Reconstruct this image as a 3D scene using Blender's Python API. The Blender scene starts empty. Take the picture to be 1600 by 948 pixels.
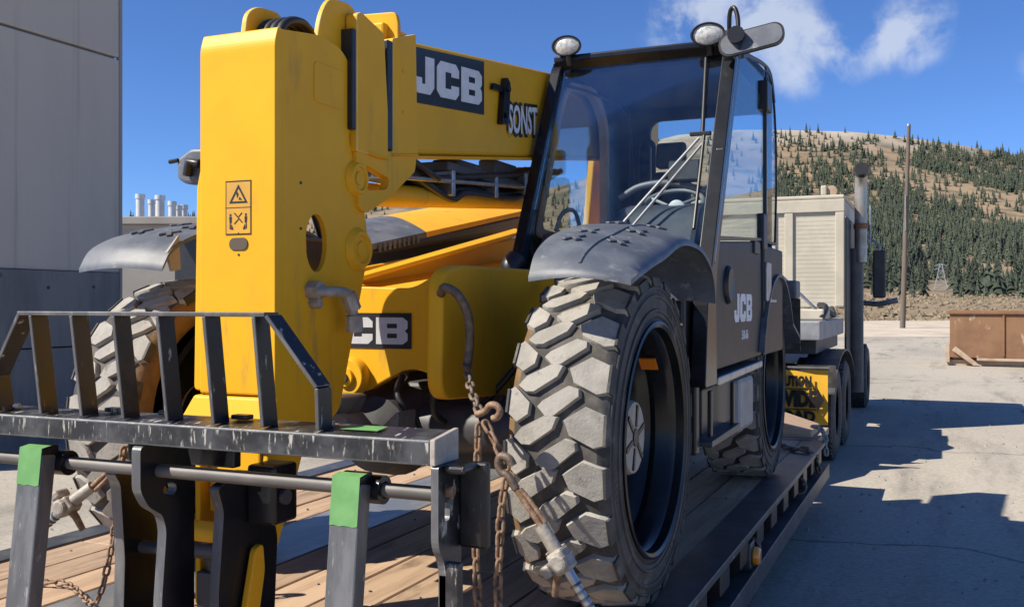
import bpy, bmesh, math, random
from mathutils import Vector, Matrix
from mathutils import noise as mnoise
R = math.radians
random.seed(7)
S = bpy.context.scene
C = S.collection

# ------------------------------------------------------------------ camera
CAM = Vector((2.216, -3.749, 1.1634))
YAW = R(23.314)
cd = bpy.data.cameras.new("camera"); cam = bpy.data.objects.new("camera", cd); C.objects.link(cam)
cam.location = CAM; cam.rotation_euler = (R(90), 0, YAW)
cd.sensor_width = 36; cd.lens = 34.875; cd.clip_start = 0.05; cd.clip_end = 6000
S.camera = cam
VW = Vector((-math.sin(YAW), math.cos(YAW), 0)); RT = Vector((math.cos(YAW), math.sin(YAW), 0))

# ------------------------------------------------------------------ light
S.view_settings.view_transform = 'Standard'; S.view_settings.look = 'None'
S.view_settings.exposure = 0.6; S.view_settings.gamma = 1
SUN = Vector((-0.78, -0.70, 1.0)).normalized()          # towards the sun
sd = bpy.data.lights.new("sun", 'SUN'); so = bpy.data.objects.new("sun", sd); C.objects.link(so)
sd.energy = 5.0; sd.angle = R(0.53); sd.color = (1.0, 0.92, 0.785)
so.rotation_euler = (-SUN).to_track_quat('-Z', 'Y').to_euler(); so.location = (-20, -30, 40)
W = bpy.data.worlds.new("World"); S.world = W; W.use_nodes = True
nt = W.node_tree; nt.nodes.clear()
def N(t, nt, **k):
    n = nt.nodes.new(t)
    for a, b in k.items(): setattr(n, a, b)
    return n
sky = N('ShaderNodeTexSky', nt, sky_type='NISHITA', sun_disc=False)
sky.sun_elevation = math.asin(SUN.z); sky.sun_rotation = math.atan2(SUN.x, SUN.y)
sky.altitude = 2800; sky.air_density = 1.0; sky.dust_density = 0.4; sky.ozone_density = 2.5
bg = N('ShaderNodeBackground', nt); bg.inputs[1].default_value = 0.079
out = N('ShaderNodeOutputWorld', nt)
tc = N('ShaderNodeTexCoord', nt)
def vmath(op, a, b=None, nt=nt):
    n = N('ShaderNodeVectorMath', nt, operation=op)
    for i, v in enumerate((a, b)):
        if v is None: continue
        if isinstance(v, (tuple, Vector)): n.inputs[i].default_value = tuple(v)
        else: nt.links.new(v, n.inputs[i])
    return n
def fmath(op, a, b=None, nt=nt, clamp=False):
    n = N('ShaderNodeMath', nt, operation=op, use_clamp=clamp)
    for i, v in enumerate((a, b)):
        if v is None: continue
        if isinstance(v, (int, float)): n.inputs[i].default_value = v
        else: nt.links.new(v, n.inputs[i])
    return n.outputs[0]
# a few torn fair-weather clouds
def px_dir(px, py): return (VW + RT*((px-800)/1550) + Vector((0, 0, (474-py)/1550))).normalized()
acc = None
for px, py, rad, amp in ((1060, 25, .040, .8), (1170, 0, .042, .9), (1120, 40, .03, .6), (1438, 38, .040, 1.15), (1405, 65, .025, .8),
                         (1330, 80, .030, .75), (1255, 125, .034, .7), (1275, 60, .035, .6), (1215, 30, .045, .6), (1600, 100, .025, .8), (1050, 45, .03, .7)):
    d = vmath('DISTANCE', tc.outputs['Generated'], px_dir(px, py)).outputs['Value']
    g = fmath('DIVIDE', d, rad); g = fmath('MULTIPLY', g, g); g = fmath('MULTIPLY', g, -1.0); g = fmath('EXPONENT', g)
    g = fmath('MULTIPLY', g, amp)
    acc = g if acc is None else fmath('ADD', acc, g)
nz = N('ShaderNodeTexNoise', nt); nz.inputs['Scale'].default_value = 17; nz.inputs['Detail'].default_value = 7; nz.inputs['Roughness'].default_value = .56
nz.inputs['Distortion'].default_value = .25
nt.links.new(tc.outputs['Generated'], nz.inputs['Vector'])
m = fmath('MULTIPLY', acc, fmath('MULTIPLY', fmath('SUBTRACT', nz.outputs['Fac'], .30), 5.0))
mr = N('ShaderNodeMapRange', nt, interpolation_type='SMOOTHSTEP'); nt.links.new(m, mr.inputs[0])
mr.inputs[1].default_value = .35; mr.inputs[2].default_value = 1.9; mr.inputs[3].default_value = 0; mr.inputs[4].default_value = .62
mix = N('ShaderNodeMix', nt, data_type='RGBA')
tint = N('ShaderNodeMix', nt, data_type='RGBA', blend_type='MULTIPLY'); tint.inputs[0].default_value = 1
tint.inputs[7].default_value = (.62, .88, 1.28, 1)
nt.links.new(sky.outputs[0], tint.inputs[6])
nt.links.new(mr.outputs[0], mix.inputs[0]); nt.links.new(tint.outputs[2], mix.inputs[6]); mix.inputs[7].default_value = (6.6, 7.0, 7.6, 1)
nt.links.new(mix.outputs[2], bg.inputs[0]); nt.links.new(bg.outputs[0], out.inputs[0])

# ------------------------------------------------------------------ materials
def mat(name, c1, c2=None, scale=6, rough=.5, metal=0, bump=0, bscale=None, coat=0, stretch=(1, 1, 1), lo=.4, hi=.65,
        c3=None, s3=30, lo3=.6, hi3=.7, stretch3=(1, 1, 1), rand=0, detail=6, rough2=None, spec=.5):
    m = bpy.data.materials.new(name); m.use_nodes = True
    t = m.node_tree; b = t.nodes['Principled BSDF']
    b.inputs['Roughness'].default_value = rough; b.inputs['Metallic'].default_value = metal
    b.inputs['Coat Weight'].default_value = coat; b.inputs['Coat Roughness'].default_value = .12
    b.inputs['Specular IOR Level'].default_value = spec
    tx = N('ShaderNodeTexCoord', t)
    def nz(scale, st, det=detail):
        mp = N('ShaderNodeMapping', t); mp.inputs['Scale'].default_value = st
        t.links.new(tx.outputs['Object'], mp.inputs['Vector'])
        n = N('ShaderNodeTexNoise', t); n.inputs['Scale'].default_value = scale; n.inputs['Detail'].default_value = det
        n.inputs['Roughness'].default_value = .62
        t.links.new(mp.outputs[0], n.inputs['Vector']); return n
    def ramp(src, lo, hi):
        r = N('ShaderNodeMapRange', t, interpolation_type='SMOOTHSTEP'); t.links.new(src, r.inputs[0])
        r.inputs[1].default_value = lo; r.inputs[2].default_value = hi; return r.outputs[0]
    def mixc(f, a, bb):
        n = N('ShaderNodeMix', t, data_type='RGBA')
        if isinstance(f, float): n.inputs[0].default_value = f
        else: t.links.new(f, n.inputs[0])
        for i, v in ((6, a), (7, bb)):
            if isinstance(v, tuple): n.inputs[i].default_value = (*v, 1)
            else: t.links.new(v, n.inputs[i])
        return n.outputs[2]
    col = c1
    if c2:
        n1 = nz(scale, stretch); f = ramp(n1.outputs['Fac'], lo, hi); col = mixc(f, c1, c2)
        if rough2 is not None:
            rr = N('ShaderNodeMapRange', t); t.links.new(f, rr.inputs[0]); rr.inputs[3].default_value = rough; rr.inputs[4].default_value = rough2
            t.links.new(rr.outputs[0], b.inputs['Roughness'])
    if c3:
        n3 = nz(s3, stretch3); f3 = ramp(n3.outputs['Fac'], lo3, hi3); col = mixc(f3, col, c3)
    if rand:
        oi = N('ShaderNodeObjectInfo', t); hs = N('ShaderNodeHueSaturation', t)
        r = N('ShaderNodeMapRange', t); t.links.new(oi.outputs['Random'], r.inputs[0]); r.inputs[3].default_value = 1-rand; r.inputs[4].default_value = 1+rand
        t.links.new(r.outputs[0], hs.inputs['Value'])
        if isinstance(col, tuple): hs.inputs['Color'].default_value = (*col, 1)
        else: t.links.new(col, hs.inputs['Color'])
        col = hs.outputs[0]
    if isinstance(col, tuple): b.inputs['Base Color'].default_value = (*col, 1)
    else: t.links.new(col, b.inputs['Base Color'])
    if bump:
        nb = nz(bscale or scale*4, stretch); bp = N('ShaderNodeBump', t); bp.inputs['Strength'].default_value = bump; bp.inputs['Distance'].default_value = .01
        t.links.new(nb.outputs['Fac'], bp.inputs['Height']); t.links.new(bp.outputs[0], b.inputs['Normal'])
    return m
M = {}
M['yellow'] = mat('yellow paint', (.79, .415, .020), (.73, .38, .020), 2.2, .42, coat=0, spec=.14, bump=.02, bscale=60, c3=(.38, .235, .07), s3=6, lo3=.565, hi3=.86, stretch3=(1.6, 1.6, .4))
M['yellow_worn'] = mat('dusty yellow paint', (.66, .33, .015), (.54, .29, .035), 5, .5, bump=.05, bscale=50, c3=(.30, .20, .09), s3=14, lo3=.62, hi3=.76)
M['yellow_edge'] = mat('rubbed paint edge', (.74, .56, .24), (.70, .46, .10), 9, .5)
M['black'] = mat('black paint', (.007, .008, .010), (.014, .015, .018), 5, .26, bump=.03, spec=.38)
M['blackworn'] = mat('scuffed black steel', (.009, .010, .012), (.022, .023, .026), 7, .3, bump=.08, bscale=40, c3=(.34, .33, .31), s3=22, lo3=.60, hi3=.68, stretch3=(2.2, 1, .35), rough2=.5)
M['blackscratch'] = mat('scratched black bar', (.016, .017, .020), (.06, .062, .066), 9, .3, bump=.1, bscale=50, c3=(.42, .40, .36), s3=19, lo3=.57, hi3=.67, stretch3=(3.2, 1, .6), rough2=.5)
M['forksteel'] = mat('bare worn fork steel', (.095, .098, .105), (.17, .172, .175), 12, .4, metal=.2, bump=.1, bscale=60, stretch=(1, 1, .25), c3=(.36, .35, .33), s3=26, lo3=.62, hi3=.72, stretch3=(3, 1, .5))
M['green'] = mat('green paint mark', (.11, .28, .085), (.14, .33, .11), 14, .6, c3=(.2, .26, .18), s3=40, lo3=.68, hi3=.74)
M['flue'] = mat('bright flue metal', (.62, .61, .59), (.5, .5, .49), 2, .4, metal=.2)
M['steel'] = mat('galvanised steel', (.45, .45, .45), (.32, .32, .33), 9, .38, metal=.8, bump=.05)
M['shaft'] = mat('greasy steel shaft', (.15, .14, .13), (.09, .085, .08), 8, .55, metal=.2, stretch=(.3, 1, 1), bump=.05)
M['chrome'] = mat('chrome', (.42, .40, .37), (.28, .24, .20), 3, .42, metal=.6)
M['cast'] = mat('grey casting', (.14, .14, .14), (.22, .22, .215), 6, .55, metal=.3, bump=.2)
M['fender'] = mat('grey moulded plastic', (.078, .090, .112), (.135, .147, .168), 5, .5, bump=.12, bscale=220, c3=(.24, .245, .25), s3=16, lo3=.58, hi3=.75)
M['tread'] = mat('dusty tyre tread', (.335, .315, .28), (.25, .235, .21), 9, .85, bump=.3, bscale=90, c3=(.17, .155, .135), s3=22, lo3=.57, hi3=.75)
M['groove'] = mat('tread groove rubber', (.05, .046, .041), (.11, .10, .088), 8, .9, bump=.2)
M['rubber'] = mat('black rubber', (.032, .031, .031), (.065, .062, .058), 6, .7, bump=.15, bscale=60, c3=(.17, .155, .135), s3=9, lo3=.52, hi3=.8)
M['rubberbrown'] = mat('old dusty rubber', (.20, .115, .045), (.12, .075, .035), 7, .8, bump=.15, bscale=60)  # warm bounce light off the yellow boom painted into the inner sidewall
M['glass'] = None
M['trim'] = mat('cab lining', (.07, .075, .085), (.09, .095, .105), 10, .75)
M['headliner'] = mat('cab headliner', (.022, .03, .05), (.03, .038, .058), 10, .8)
M['doorpanel'] = mat('satin black door', (.018, .019, .021), (.030, .031, .033), 4, .42, spec=.2)
M['white'] = mat('white print', (.74, .75, .76), (.66, .67, .68), 20, .5)
M['silver'] = mat('silver print', (.52, .53, .55), (.46, .47, .49), 20, .45)
M['print'] = mat('black print', (.012, .012, .014), (.018, .018, .02), 20, .4)
M['lens'] = mat('lamp lens', (.55, .55, .53), (.32, .33, .33), 45, .15, coat=.8, bump=.3, bscale=70)
M['amber'] = mat('amber lens', (.75, .26, .02), (.85, .36, .04), 20, .2, coat=.6)
M['orange'] = mat('orange reflector', (.75, .22, .02), None, rough=.3)
M['red'] = mat('red lens', (.5, .03, .02), None, rough=.25)
M['wood'] = mat('oak deck plank', (.46, .32, .21), (.35, .235, .15), 3.2, .75, stretch=(7, .5, 5), bump=.35, bscale=9, rand=.16, c3=(.16, .105, .07), s3=3.5, lo3=.55, hi3=.76, stretch3=(2, .6, 1))
M['woodend'] = mat('pale dunnage', (.48, .33, .22), (.40, .26, .16), 5, .8, stretch=(1, 6, 6), bump=.2)
M['decksteel'] = mat('worn deck steel', (.20, .205, .21), (.30, .30, .295), 5, .38, metal=.35, bump=.35, bscale=22, stretch=(1, .5, 1), c3=(.14, .10, .075), s3=7, lo3=.62, hi3=.8)
M['railsteel'] = mat('trailer rail paint', (.045, .047, .052), (.085, .085, .09), 6, .42, bump=.1, c3=(.2, .19, .18), s3=18, lo3=.62, hi3=.72, stretch3=(3, .5, 1))
M['flange'] = mat('dusty rail flange', (.15, .155, .165), (.10, .105, .115), 3, .6, c3=(.30, .27, .23), s3=6, lo3=.56, hi3=.75, stretch3=(1, .4, 1))
M['rust'] = mat('rusty chain steel', (.20, .12, .075), (.32, .22, .15), 40, .7, metal=.35, bump=.3, bscale=120)
M['chaindark'] = mat('dark chain steel', (.13, .10, .08), (.22, .17, .13), 40, .6, metal=.5, bump=.3, bscale=120)
M['binder'] = mat('weathered binder steel', (.30, .27, .23), (.42, .39, .34), 18, .6, metal=.3, bump=.25, bscale=60, c3=(.26, .15, .09), s3=16, lo3=.58, hi3=.72)
M['hubdust'] = mat('dusty cast hub', (.40, .36, .31), (.30, .27, .23), 16, .7, bump=.2)
M['hose'] = mat('hydraulic hose', (.018, .018, .02), (.03, .03, .03), 20, .5)
M['concrete'] = mat('tilt up concrete', (.50, .455, .385), (.45, .41, .35), .8, .85, bump=.1, bscale=12, stretch=(1, 1, .3), c3=(.30, .28, .25), s3=1.3, lo3=.57, hi3=.85, stretch3=(1, 4, .12))
M['plinth'] = mat('dark plinth concrete', (.195, .20, .195), (.14, .145, .145), 1.6, .8, bump=.2, bscale=14, stretch=(1, 2, .5), c3=(.06, .065, .075), s3=4, lo3=.66, hi3=.72)
M['stone'] = mat('loose stone', (.36, .33, .28), (.25, .23, .20), 5, .9, rand=.3)
M['ground'] = mat('pale concrete lot', (.415, .375, .31), (.33, .30, .25), .22, .88, bump=.25, bscale=18, stretch=(1, .35, 1), c3=(.21, .19, .16), s3=.8, lo3=.50, hi3=.78, stretch3=(2.2, .35, 1), detail=9)
t = M['ground'].node_tree; pb = t.nodes['Principled BSDF']; old = pb.inputs['Base Color'].links[0].from_socket       # hairline cracks and fine aggregate
tg = N('ShaderNodeTexCoord', t); dn_ = N('ShaderNodeTexNoise', t); dn_.inputs['Scale'].default_value = .9; dn_.inputs['Detail'].default_value = 6; t.links.new(tg.outputs['Object'], dn_.inputs['Vector'])
wv = vmath('ADD', tg.outputs['Object'], vmath('MULTIPLY', dn_.outputs['Color'], (1.3, 1.3, 0), t).outputs[0], t)
vo = N('ShaderNodeTexVoronoi', t, feature='DISTANCE_TO_EDGE'); vo.inputs['Scale'].default_value = .17; t.links.new(wv.outputs[0], vo.inputs['Vector'])
cr = N('ShaderNodeMapRange', t); t.links.new(vo.outputs['Distance'], cr.inputs[0]); cr.inputs[1].default_value = .0015; cr.inputs[2].default_value = .006; cr.inputs[3].default_value = .45; cr.inputs[4].default_value = 1
sp = N('ShaderNodeTexNoise', t); sp.inputs['Scale'].default_value = 34; sp.inputs['Detail'].default_value = 5; t.links.new(tg.outputs['Object'], sp.inputs['Vector'])
sr = N('ShaderNodeMapRange', t); t.links.new(sp.outputs['Fac'], sr.inputs[0]); sr.inputs[1].default_value = .3; sr.inputs[2].default_value = .7; sr.inputs[3].default_value = .8; sr.inputs[4].default_value = 1.15
f_ = fmath('MULTIPLY', cr.outputs[0], sr.outputs[0], t); mg = N('ShaderNodeMix', t, data_type='RGBA', blend_type='MULTIPLY'); mg.inputs[0].default_value = 1
cc = N('ShaderNodeCombineColor', t); [t.links.new(f_, cc.inputs[i]) for i in range(3)]
t.links.new(old, mg.inputs[6]); t.links.new(cc.outputs[0], mg.inputs[7]); t.links.new(mg.outputs[2], pb.inputs['Base Color'])
M['gravel'] = mat('pale gravel', (.52, .45, .36), (.42, .35, .27), .5, .95, bump=.4, bscale=6)
M['cream'] = mat('cream sleeper panel', (.47, .43, .345), (.41, .375, .30), 3, .5, bump=.03)
M['trucksteel'] = mat('dark truck steel', (.045, .046, .05), (.075, .075, .08), 5, .5, bump=.1)
M['deckgrey'] = mat('grey gooseneck steel', (.28, .29, .31), (.2, .205, .22), 4, .5, metal=.2, bump=.1, c3=(.4, .36, .3), s3=9, lo3=.6, hi3=.75)
M['dumprust'] = mat('rusty bin paint', (.225, .12, .062), (.17, .088, .045), 1.3, .75, bump=.2, bscale=20, c3=(.42, .32, .23), s3=4.5, lo3=.60, hi3=.70, stretch3=(1, 1, .45))
M['dumpedge'] = mat('pale rusty steel', (.42, .33, .25), (.33, .22, .14), 3, .75, bump=.2)
M['polewood'] = mat('weathered pole wood', (.145, .115, .09), (.10, .08, .065), 2, .85, stretch=(6, 6, .3), bump=.3)
M['pylon'] = mat('galvanised lattice', (.27, .285, .30), None, rough=.5)
M['palewall'] = mat('pale metal wall', (.30, .28, .25), (.25, .235, .21), .3, .7)
M['banner'] = mat('yellow vinyl banner', (.80, .44, .03), (.72, .38, .03), 3, .5, bump=.15, bscale=4)
M['conifer'] = mat('conifer needles', (.030, .042, .028), (.055, .064, .038), .35, .9, rand=.55)
M['bark'] = mat('conifer bark', (.10, .075, .055), None, rough=.9)
M['scrub'] = mat('dry scrub', (.16, .125, .08), (.24, .19, .12), .6, .95)
M['seat'] = mat('seat cloth', (.02, .02, .024), (.03, .03, .034), 20, .8)
M['dash'] = mat('dash plastic', (.055, .065, .085), (.075, .085, .105), 15, .55)
g = bpy.data.materials.new('cab glass'); g.use_nodes = True; t = g.node_tree; t.nodes.clear()
tr = N('ShaderNodeBsdfTransparent', t); tr.inputs[0].default_value = (.93, .965, .975, 1)
gl = N('ShaderNodeBsdfGlossy', t); gl.inputs['Roughness'].default_value = .02; gl.inputs[0].default_value = (.9, .95, 1, 1)
lw = N('ShaderNodeFresnel', t); lw.inputs[0].default_value = 1.5
dn = N('ShaderNodeBsdfDiffuse', t); dn.inputs[0].default_value = (.4, .45, .5, 1)
nzz = N('ShaderNodeTexNoise', t); nzz.inputs['Scale'].default_value = 7; nzz.inputs['Detail'].default_value = 8; nzz.inputs['Roughness'].default_value = .7
tcg = N('ShaderNodeTexCoord', t); t.links.new(tcg.outputs['Object'], nzz.inputs['Vector'])
rg = N('ShaderNodeMapRange', t); t.links.new(nzz.outputs['Fac'], rg.inputs[0]); rg.inputs[1].default_value = .4; rg.inputs[2].default_value = .8; rg.inputs[3].default_value = .0; rg.inputs[4].default_value = .012
m1 = N('ShaderNodeMixShader', t); t.links.new(rg.outputs[0], m1.inputs[0]); t.links.new(tr.outputs[0], m1.inputs[1]); t.links.new(dn.outputs[0], m1.inputs[2])
m2 = N('ShaderNodeMixShader', t); fm = N('ShaderNodeMath', t, operation='MULTIPLY'); fm.inputs[1].default_value = .42
t.links.new(lw.outputs[0], fm.inputs[0]); t.links.new(fm.outputs[0], m2.inputs[0]); t.links.new(m1.outputs[0], m2.inputs[1]); t.links.new(gl.outputs[0], m2.inputs[2])
og = N('ShaderNodeOutputMaterial', t); t.links.new(m2.outputs[0], og.inputs[0])
M['glass'] = g
# hillside: dry grass, bare rock near the ridge
hm = mat('dry hillside grass', (.29, .21, .13), (.20, .15, .09), .012, .95, c3=(.10, .09, .055), s3=.035, lo3=.47, hi3=.66, detail=10)
t = hm.node_tree; pb = t.nodes['Principled BSDF']; old = pb.inputs['Base Color'].links[0].from_socket      # bare pale rock and old snow along the crest
tg = N('ShaderNodeTexCoord', t); sx = N('ShaderNodeSeparateXYZ', t); t.links.new(tg.outputs['Object'], sx.inputs[0])
n_ = N('ShaderNodeTexNoise', t); n_.inputs['Scale'].default_value = .03; n_.inputs['Detail'].default_value = 9; t.links.new(tg.outputs['Object'], n_.inputs['Vector'])
ad = fmath('ADD', sx.outputs['Z'], fmath('MULTIPLY', n_.outputs['Fac'], 60.0, t), t)
r_ = N('ShaderNodeMapRange', t); t.links.new(ad, r_.inputs[0]); r_.inputs[1].default_value = 178; r_.inputs[2].default_value = 206
mx_ = N('ShaderNodeMix', t, data_type='RGBA'); t.links.new(r_.outputs[0], mx_.inputs[0]); t.links.new(old, mx_.inputs[6]); mx_.inputs[7].default_value = (.40, .36, .30, 1)
t.links.new(mx_.outputs[2], pb.inputs['Base Color'])
M['hill'] = hm

# ------------------------------------------------------------------ mesh helpers
ORG = {}
class MB:
    def __init__(s): s.bm = bmesh.new(); s.mi = 0
    def f(s, vs):
        try:
            fc = s.bm.faces.new(vs); fc.material_index = s.mi; return fc
        except ValueError: return None
    def hexa(s, p):      # 8 points: bottom 4 ccw, top 4 ccw
        v = [s.bm.verts.new(q) for q in p]
        for a in ((3, 2, 1, 0), (4, 5, 6, 7), (0, 1, 5, 4), (1, 2, 6, 5), (2, 3, 7, 6), (3, 0, 4, 7)): s.f([v[i] for i in a])
        return s
    def box(s, x0, x1, y0, y1, z0, z1):
        return s.hexa([(x0, y0, z0), (x1, y0, z0), (x1, y1, z0), (x0, y1, z0), (x0, y0, z1), (x1, y0, z1), (x1, y1, z1), (x0, y1, z1)])
    def obox(s, c, size, rot=None):
        a, b, d = (q/2 for q in size); c = Vector(c); rot = rot or Matrix.Identity(3)
        return s.hexa([c + rot @ Vector(q) for q in ((-a, -b, -d), (a, -b, -d), (a, b, -d), (-a, b, -d), (-a, -b, d), (a, -b, d), (a, b, d), (-a, b, d))])
    def prism(s, pts, axis, a, b):
        def P(p, t):
            return {'x': (t, p[0], p[1]), 'y': (p[0], t, p[1]), 'z': (p[0], p[1], t)}[axis]
        A = [s.bm.verts.new(P(p, a)) for p in pts]; B = [s.bm.verts.new(P(p, b)) for p in pts]
        s.f(A[::-1]); s.f(B); n = len(pts)
        for i in range(n): s.f([A[i], A[(i+1) % n], B[(i+1) % n], B[i]])
        return s
    def ring(s, outer, inner, axis, a, b):     # plate with one hole, matched loops
        def P(p, t):
            return {'x': (t, p[0], p[1]), 'y': (p[0], t, p[1]), 'z': (p[0], p[1], t)}[axis]
        L = [[s.bm.verts.new(P(p, t)) for p in lp] for lp in (outer, inner) for t in (a, b)]
        oa, ob, ia, ib = L; n = len(outer)
        for i in range(n):
            j = (i+1) % n
            s.f([oa[i], oa[j], ob[j], ob[i]]); s.f([ia[j], ia[i], ib[i], ib[j]])
            s.f([oa[j], oa[i], ia[i], ia[j]]); s.f([ob[i], ob[j], ib[j], ib[i]])
        return s
    def tube(s, pts, r, n=8, closed=False, cap=True):
        pts = [Vector(p) for p in pts]; m = len(pts); rs = r if isinstance(r, (list, tuple)) else [r]*m
        rings = []; up = None
        for i, p in enumerate(pts):
            if closed: t = pts[(i+1) % m] - pts[i-1]
            else: t = pts[min(i+1, m-1)] - pts[max(i-1, 0)]
            t.normalize()
            if up is None: up = t.orthogonal().normalized()
            up = (up - t*up.dot(t)); up = up.normalized() if up.length > 1e-6 else t.orthogonal().normalized()
            sd = t.cross(up)
            rings.append([s.bm.verts.new(p + (up*math.cos(2*math.pi*k/n) + sd*math.sin(2*math.pi*k/n))*rs[i]) for k in range(n)])
        for i in range(m if closed else m-1):
            A = rings[i]; B = rings[(i+1) % m]
            for k in range(n): s.f([A[k], A[(k+1) % n], B[(k+1) % n], B[k]])
        if not closed and cap: s.f(rings[0][::-1]); s.f(rings[-1])
        return s
    def cyl(s, p0, p1, r0, r1=None, n=20): return s.tube([p0, p1], [r0, r1 if r1 is not None else r0], n)
    def lathe(s, prof, n=48, origin=(0, 0, 0), axis='x', closed=False):
        o = Vector(origin); rings = []
        for r, h in prof:
            rg = []
            for k in range(n):
                a = 2*math.pi*k/n; c, d = r*math.cos(a), r*math.sin(a)
                q = {'x': (h, c, d), 'y': (c, h, d), 'z': (c, d, h)}[axis]
                rg.append(s.bm.verts.new(o + Vector(q)))
            rings.append(rg)
        m = len(rings)
        for i in range(m if closed else m-1):
            A, B = rings[i], rings[(i+1) % m]
            for k in range(n): s.f([A[k], A[(k+1) % n], B[(k+1) % n], B[k]])
        return s
    def sheet(s, grid):
        V = [[s.bm.verts.new(p) for p in row] for row in grid]
        for i in range(len(V)-1):
            for j in range(len(V[0])-1): s.f([V[i][j], V[i][j+1], V[i+1][j+1], V[i+1][j]])
        return s
    def shell(s, grid, th):       # closed sheet with thickness, offset downwards/inwards along th(vector)
        th = Vector(th); g2 = [[Vector(p) + th for p in row] for row in grid]
        V = [[s.bm.verts.new(p) for p in row] for row in grid]; U = [[s.bm.verts.new(p) for p in row] for row in g2]
        a, b = len(V), len(V[0])
        for i in range(a-1):
            for j in range(b-1):
                s.f([V[i][j], V[i][j+1], V[i+1][j+1], V[i+1][j]]); s.f([U[i][j], U[i+1][j], U[i+1][j+1], U[i][j+1]])
        for i in range(a-1):
            s.f([V[i][0], V[i+1][0], U[i+1][0], U[i][0]]); s.f([V[i][-1], U[i][-1], U[i+1][-1], V[i+1][-1]])
        for j in range(b-1):
            s.f([V[0][j], U[0][j], U[0][j+1], V[0][j+1]]); s.f([V[-1][j], V[-1][j+1], U[-1][j+1], U[-1][j]])
        return s
    def mesh(s, name, off=None, smooth=None, recalc=True):
        if off is not None: bmesh.ops.translate(s.bm, vec=-Vector(off), verts=s.bm.verts)
        if recalc: bmesh.ops.recalc_face_normals(s.bm, faces=s.bm.faces)
        if smooth:
            for fc in s.bm.faces: fc.smooth = True
            for e in s.bm.edges:
                if len(e.link_faces) == 2 and e.calc_face_angle(0) > R(smooth): e.smooth = False
        me = bpy.data.meshes.new(name); s.bm.to_mesh(me); s.bm.free(); return me
    def build(s, name, mats, parent=None, bevel=0, smooth=None, label=None, kind=None, cat=None, group=None, seg=2, wear=False):
        off = ORG.get(parent) if parent else None
        me = s.mesh(name, off, smooth)
        if wear == 'front':  # front faces get paler steel: some wear, plus sunlight painted in
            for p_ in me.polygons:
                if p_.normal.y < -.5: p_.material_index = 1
        for m_ in (mats if isinstance(mats, (list, tuple)) else [mats]): me.materials.append(M[m_])
        o = bpy.data.objects.new(name, me); C.objects.link(o)
        if parent: o.parent = parent; ORG[o] = ORG[parent]
        else: ORG[o] = Vector((0, 0, 0))
        if bevel:
            bv = o.modifiers.new('bevel', 'BEVEL'); bv.width = bevel; bv.segments = seg; bv.limit_method = 'ANGLE'; bv.angle_limit = R(35)
            bv.material = 1 if wear else -1
        tag(o, label, cat, group, kind); return o
def tag(o, label=None, cat=None, group=None, kind=None):
    for k, v in (('label', label), ('category', cat), ('group', group), ('kind', kind)):
        if v: o[k] = v
    return o
def thing(name, loc, label, cat, group=None, parent=None):
    o = bpy.data.objects.new(name, None); C.objects.link(o); o.empty_display_size = .2
    if parent: o.parent = parent; o.location = Vector(loc) - ORG[parent]; ORG[o] = Vector(loc)
    else: o.location = loc; ORG[o] = Vector(loc)
    return tag(o, label, cat, group)
def sub(name, parent):        # an Empty part that carries sub-parts
    return thing(name, ORG[parent], None, None, None, parent)
def catmull(pts, k=6):
    pts = [Vector(p) for p in pts]; P = [pts[0]*2 - pts[1]] + pts + [pts[-1]*2 - pts[-2]]; res = []
    for i in range(1, len(P)-2):
        for j in range(k):
            t = j/k; a, b, c, d = P[i-1:i+3]
            res.append(.5*((2*b) + (c-a)*t + (2*a-5*b+4*c-d)*t*t + (3*b-a-3*c+d)*t**3))
    return res + [pts[-1]]
def rrect(u0, u1, v0, v1, r, k=5):
    o = []
    for cx, cy, a0 in ((u1-r, v1-r, 0), (u0+r, v1-r, 90), (u0+r, v0+r, 180), (u1-r, v0+r, 270)):
        for i in range(k+1):
            a = R(a0 + 90*i/k); o.append((cx + r*math.cos(a), cy + r*math.sin(a)))
    return o
def round_poly(pts, r, k=4):
    o = []; n = len(pts)
    for i in range(n):
        rr = r[i] if isinstance(r, (list, tuple)) else r
        p, a, b = Vector(pts[i]), Vector(pts[i-1]), Vector(pts[(i+1) % n])
        da, db = (a-p), (b-p); q = min(rr, da.length*.45, db.length*.45)
        if q < 1e-5: o.append(tuple(p)); continue
        A = p + da.normalized()*q; B = p + db.normalized()*q
        for j in range(k+1):
            t = j/k; o.append(tuple(A*(1-t)**2 + p*2*t*(1-t) + B*t*t))
    return o
def radial(poly, c, n=48):      # resample a star-shaped polygon by angle round c
    c = Vector(c); o = []
    for i in range(n):
        a = 2*math.pi*i/n; d = Vector((math.cos(a), math.sin(a))); best = None
        for j in range(len(poly)):
            p = Vector(poly[j]) - c; e = Vector(poly[(j+1) % len(poly)]) - c - p
            den = d.x*e.y - d.y*e.x
            if abs(den) < 1e-9: continue
            tt = (p.x*e.y - p.y*e.x)/den; uu = (p.x*d.y - p.y*d.x)/den
            if tt > 0 and -1e-6 <= uu <= 1+1e-6 and (best is None or tt > best): best = tt
        o.append(tuple(c + d*(best or .1)))
    return o
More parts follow.
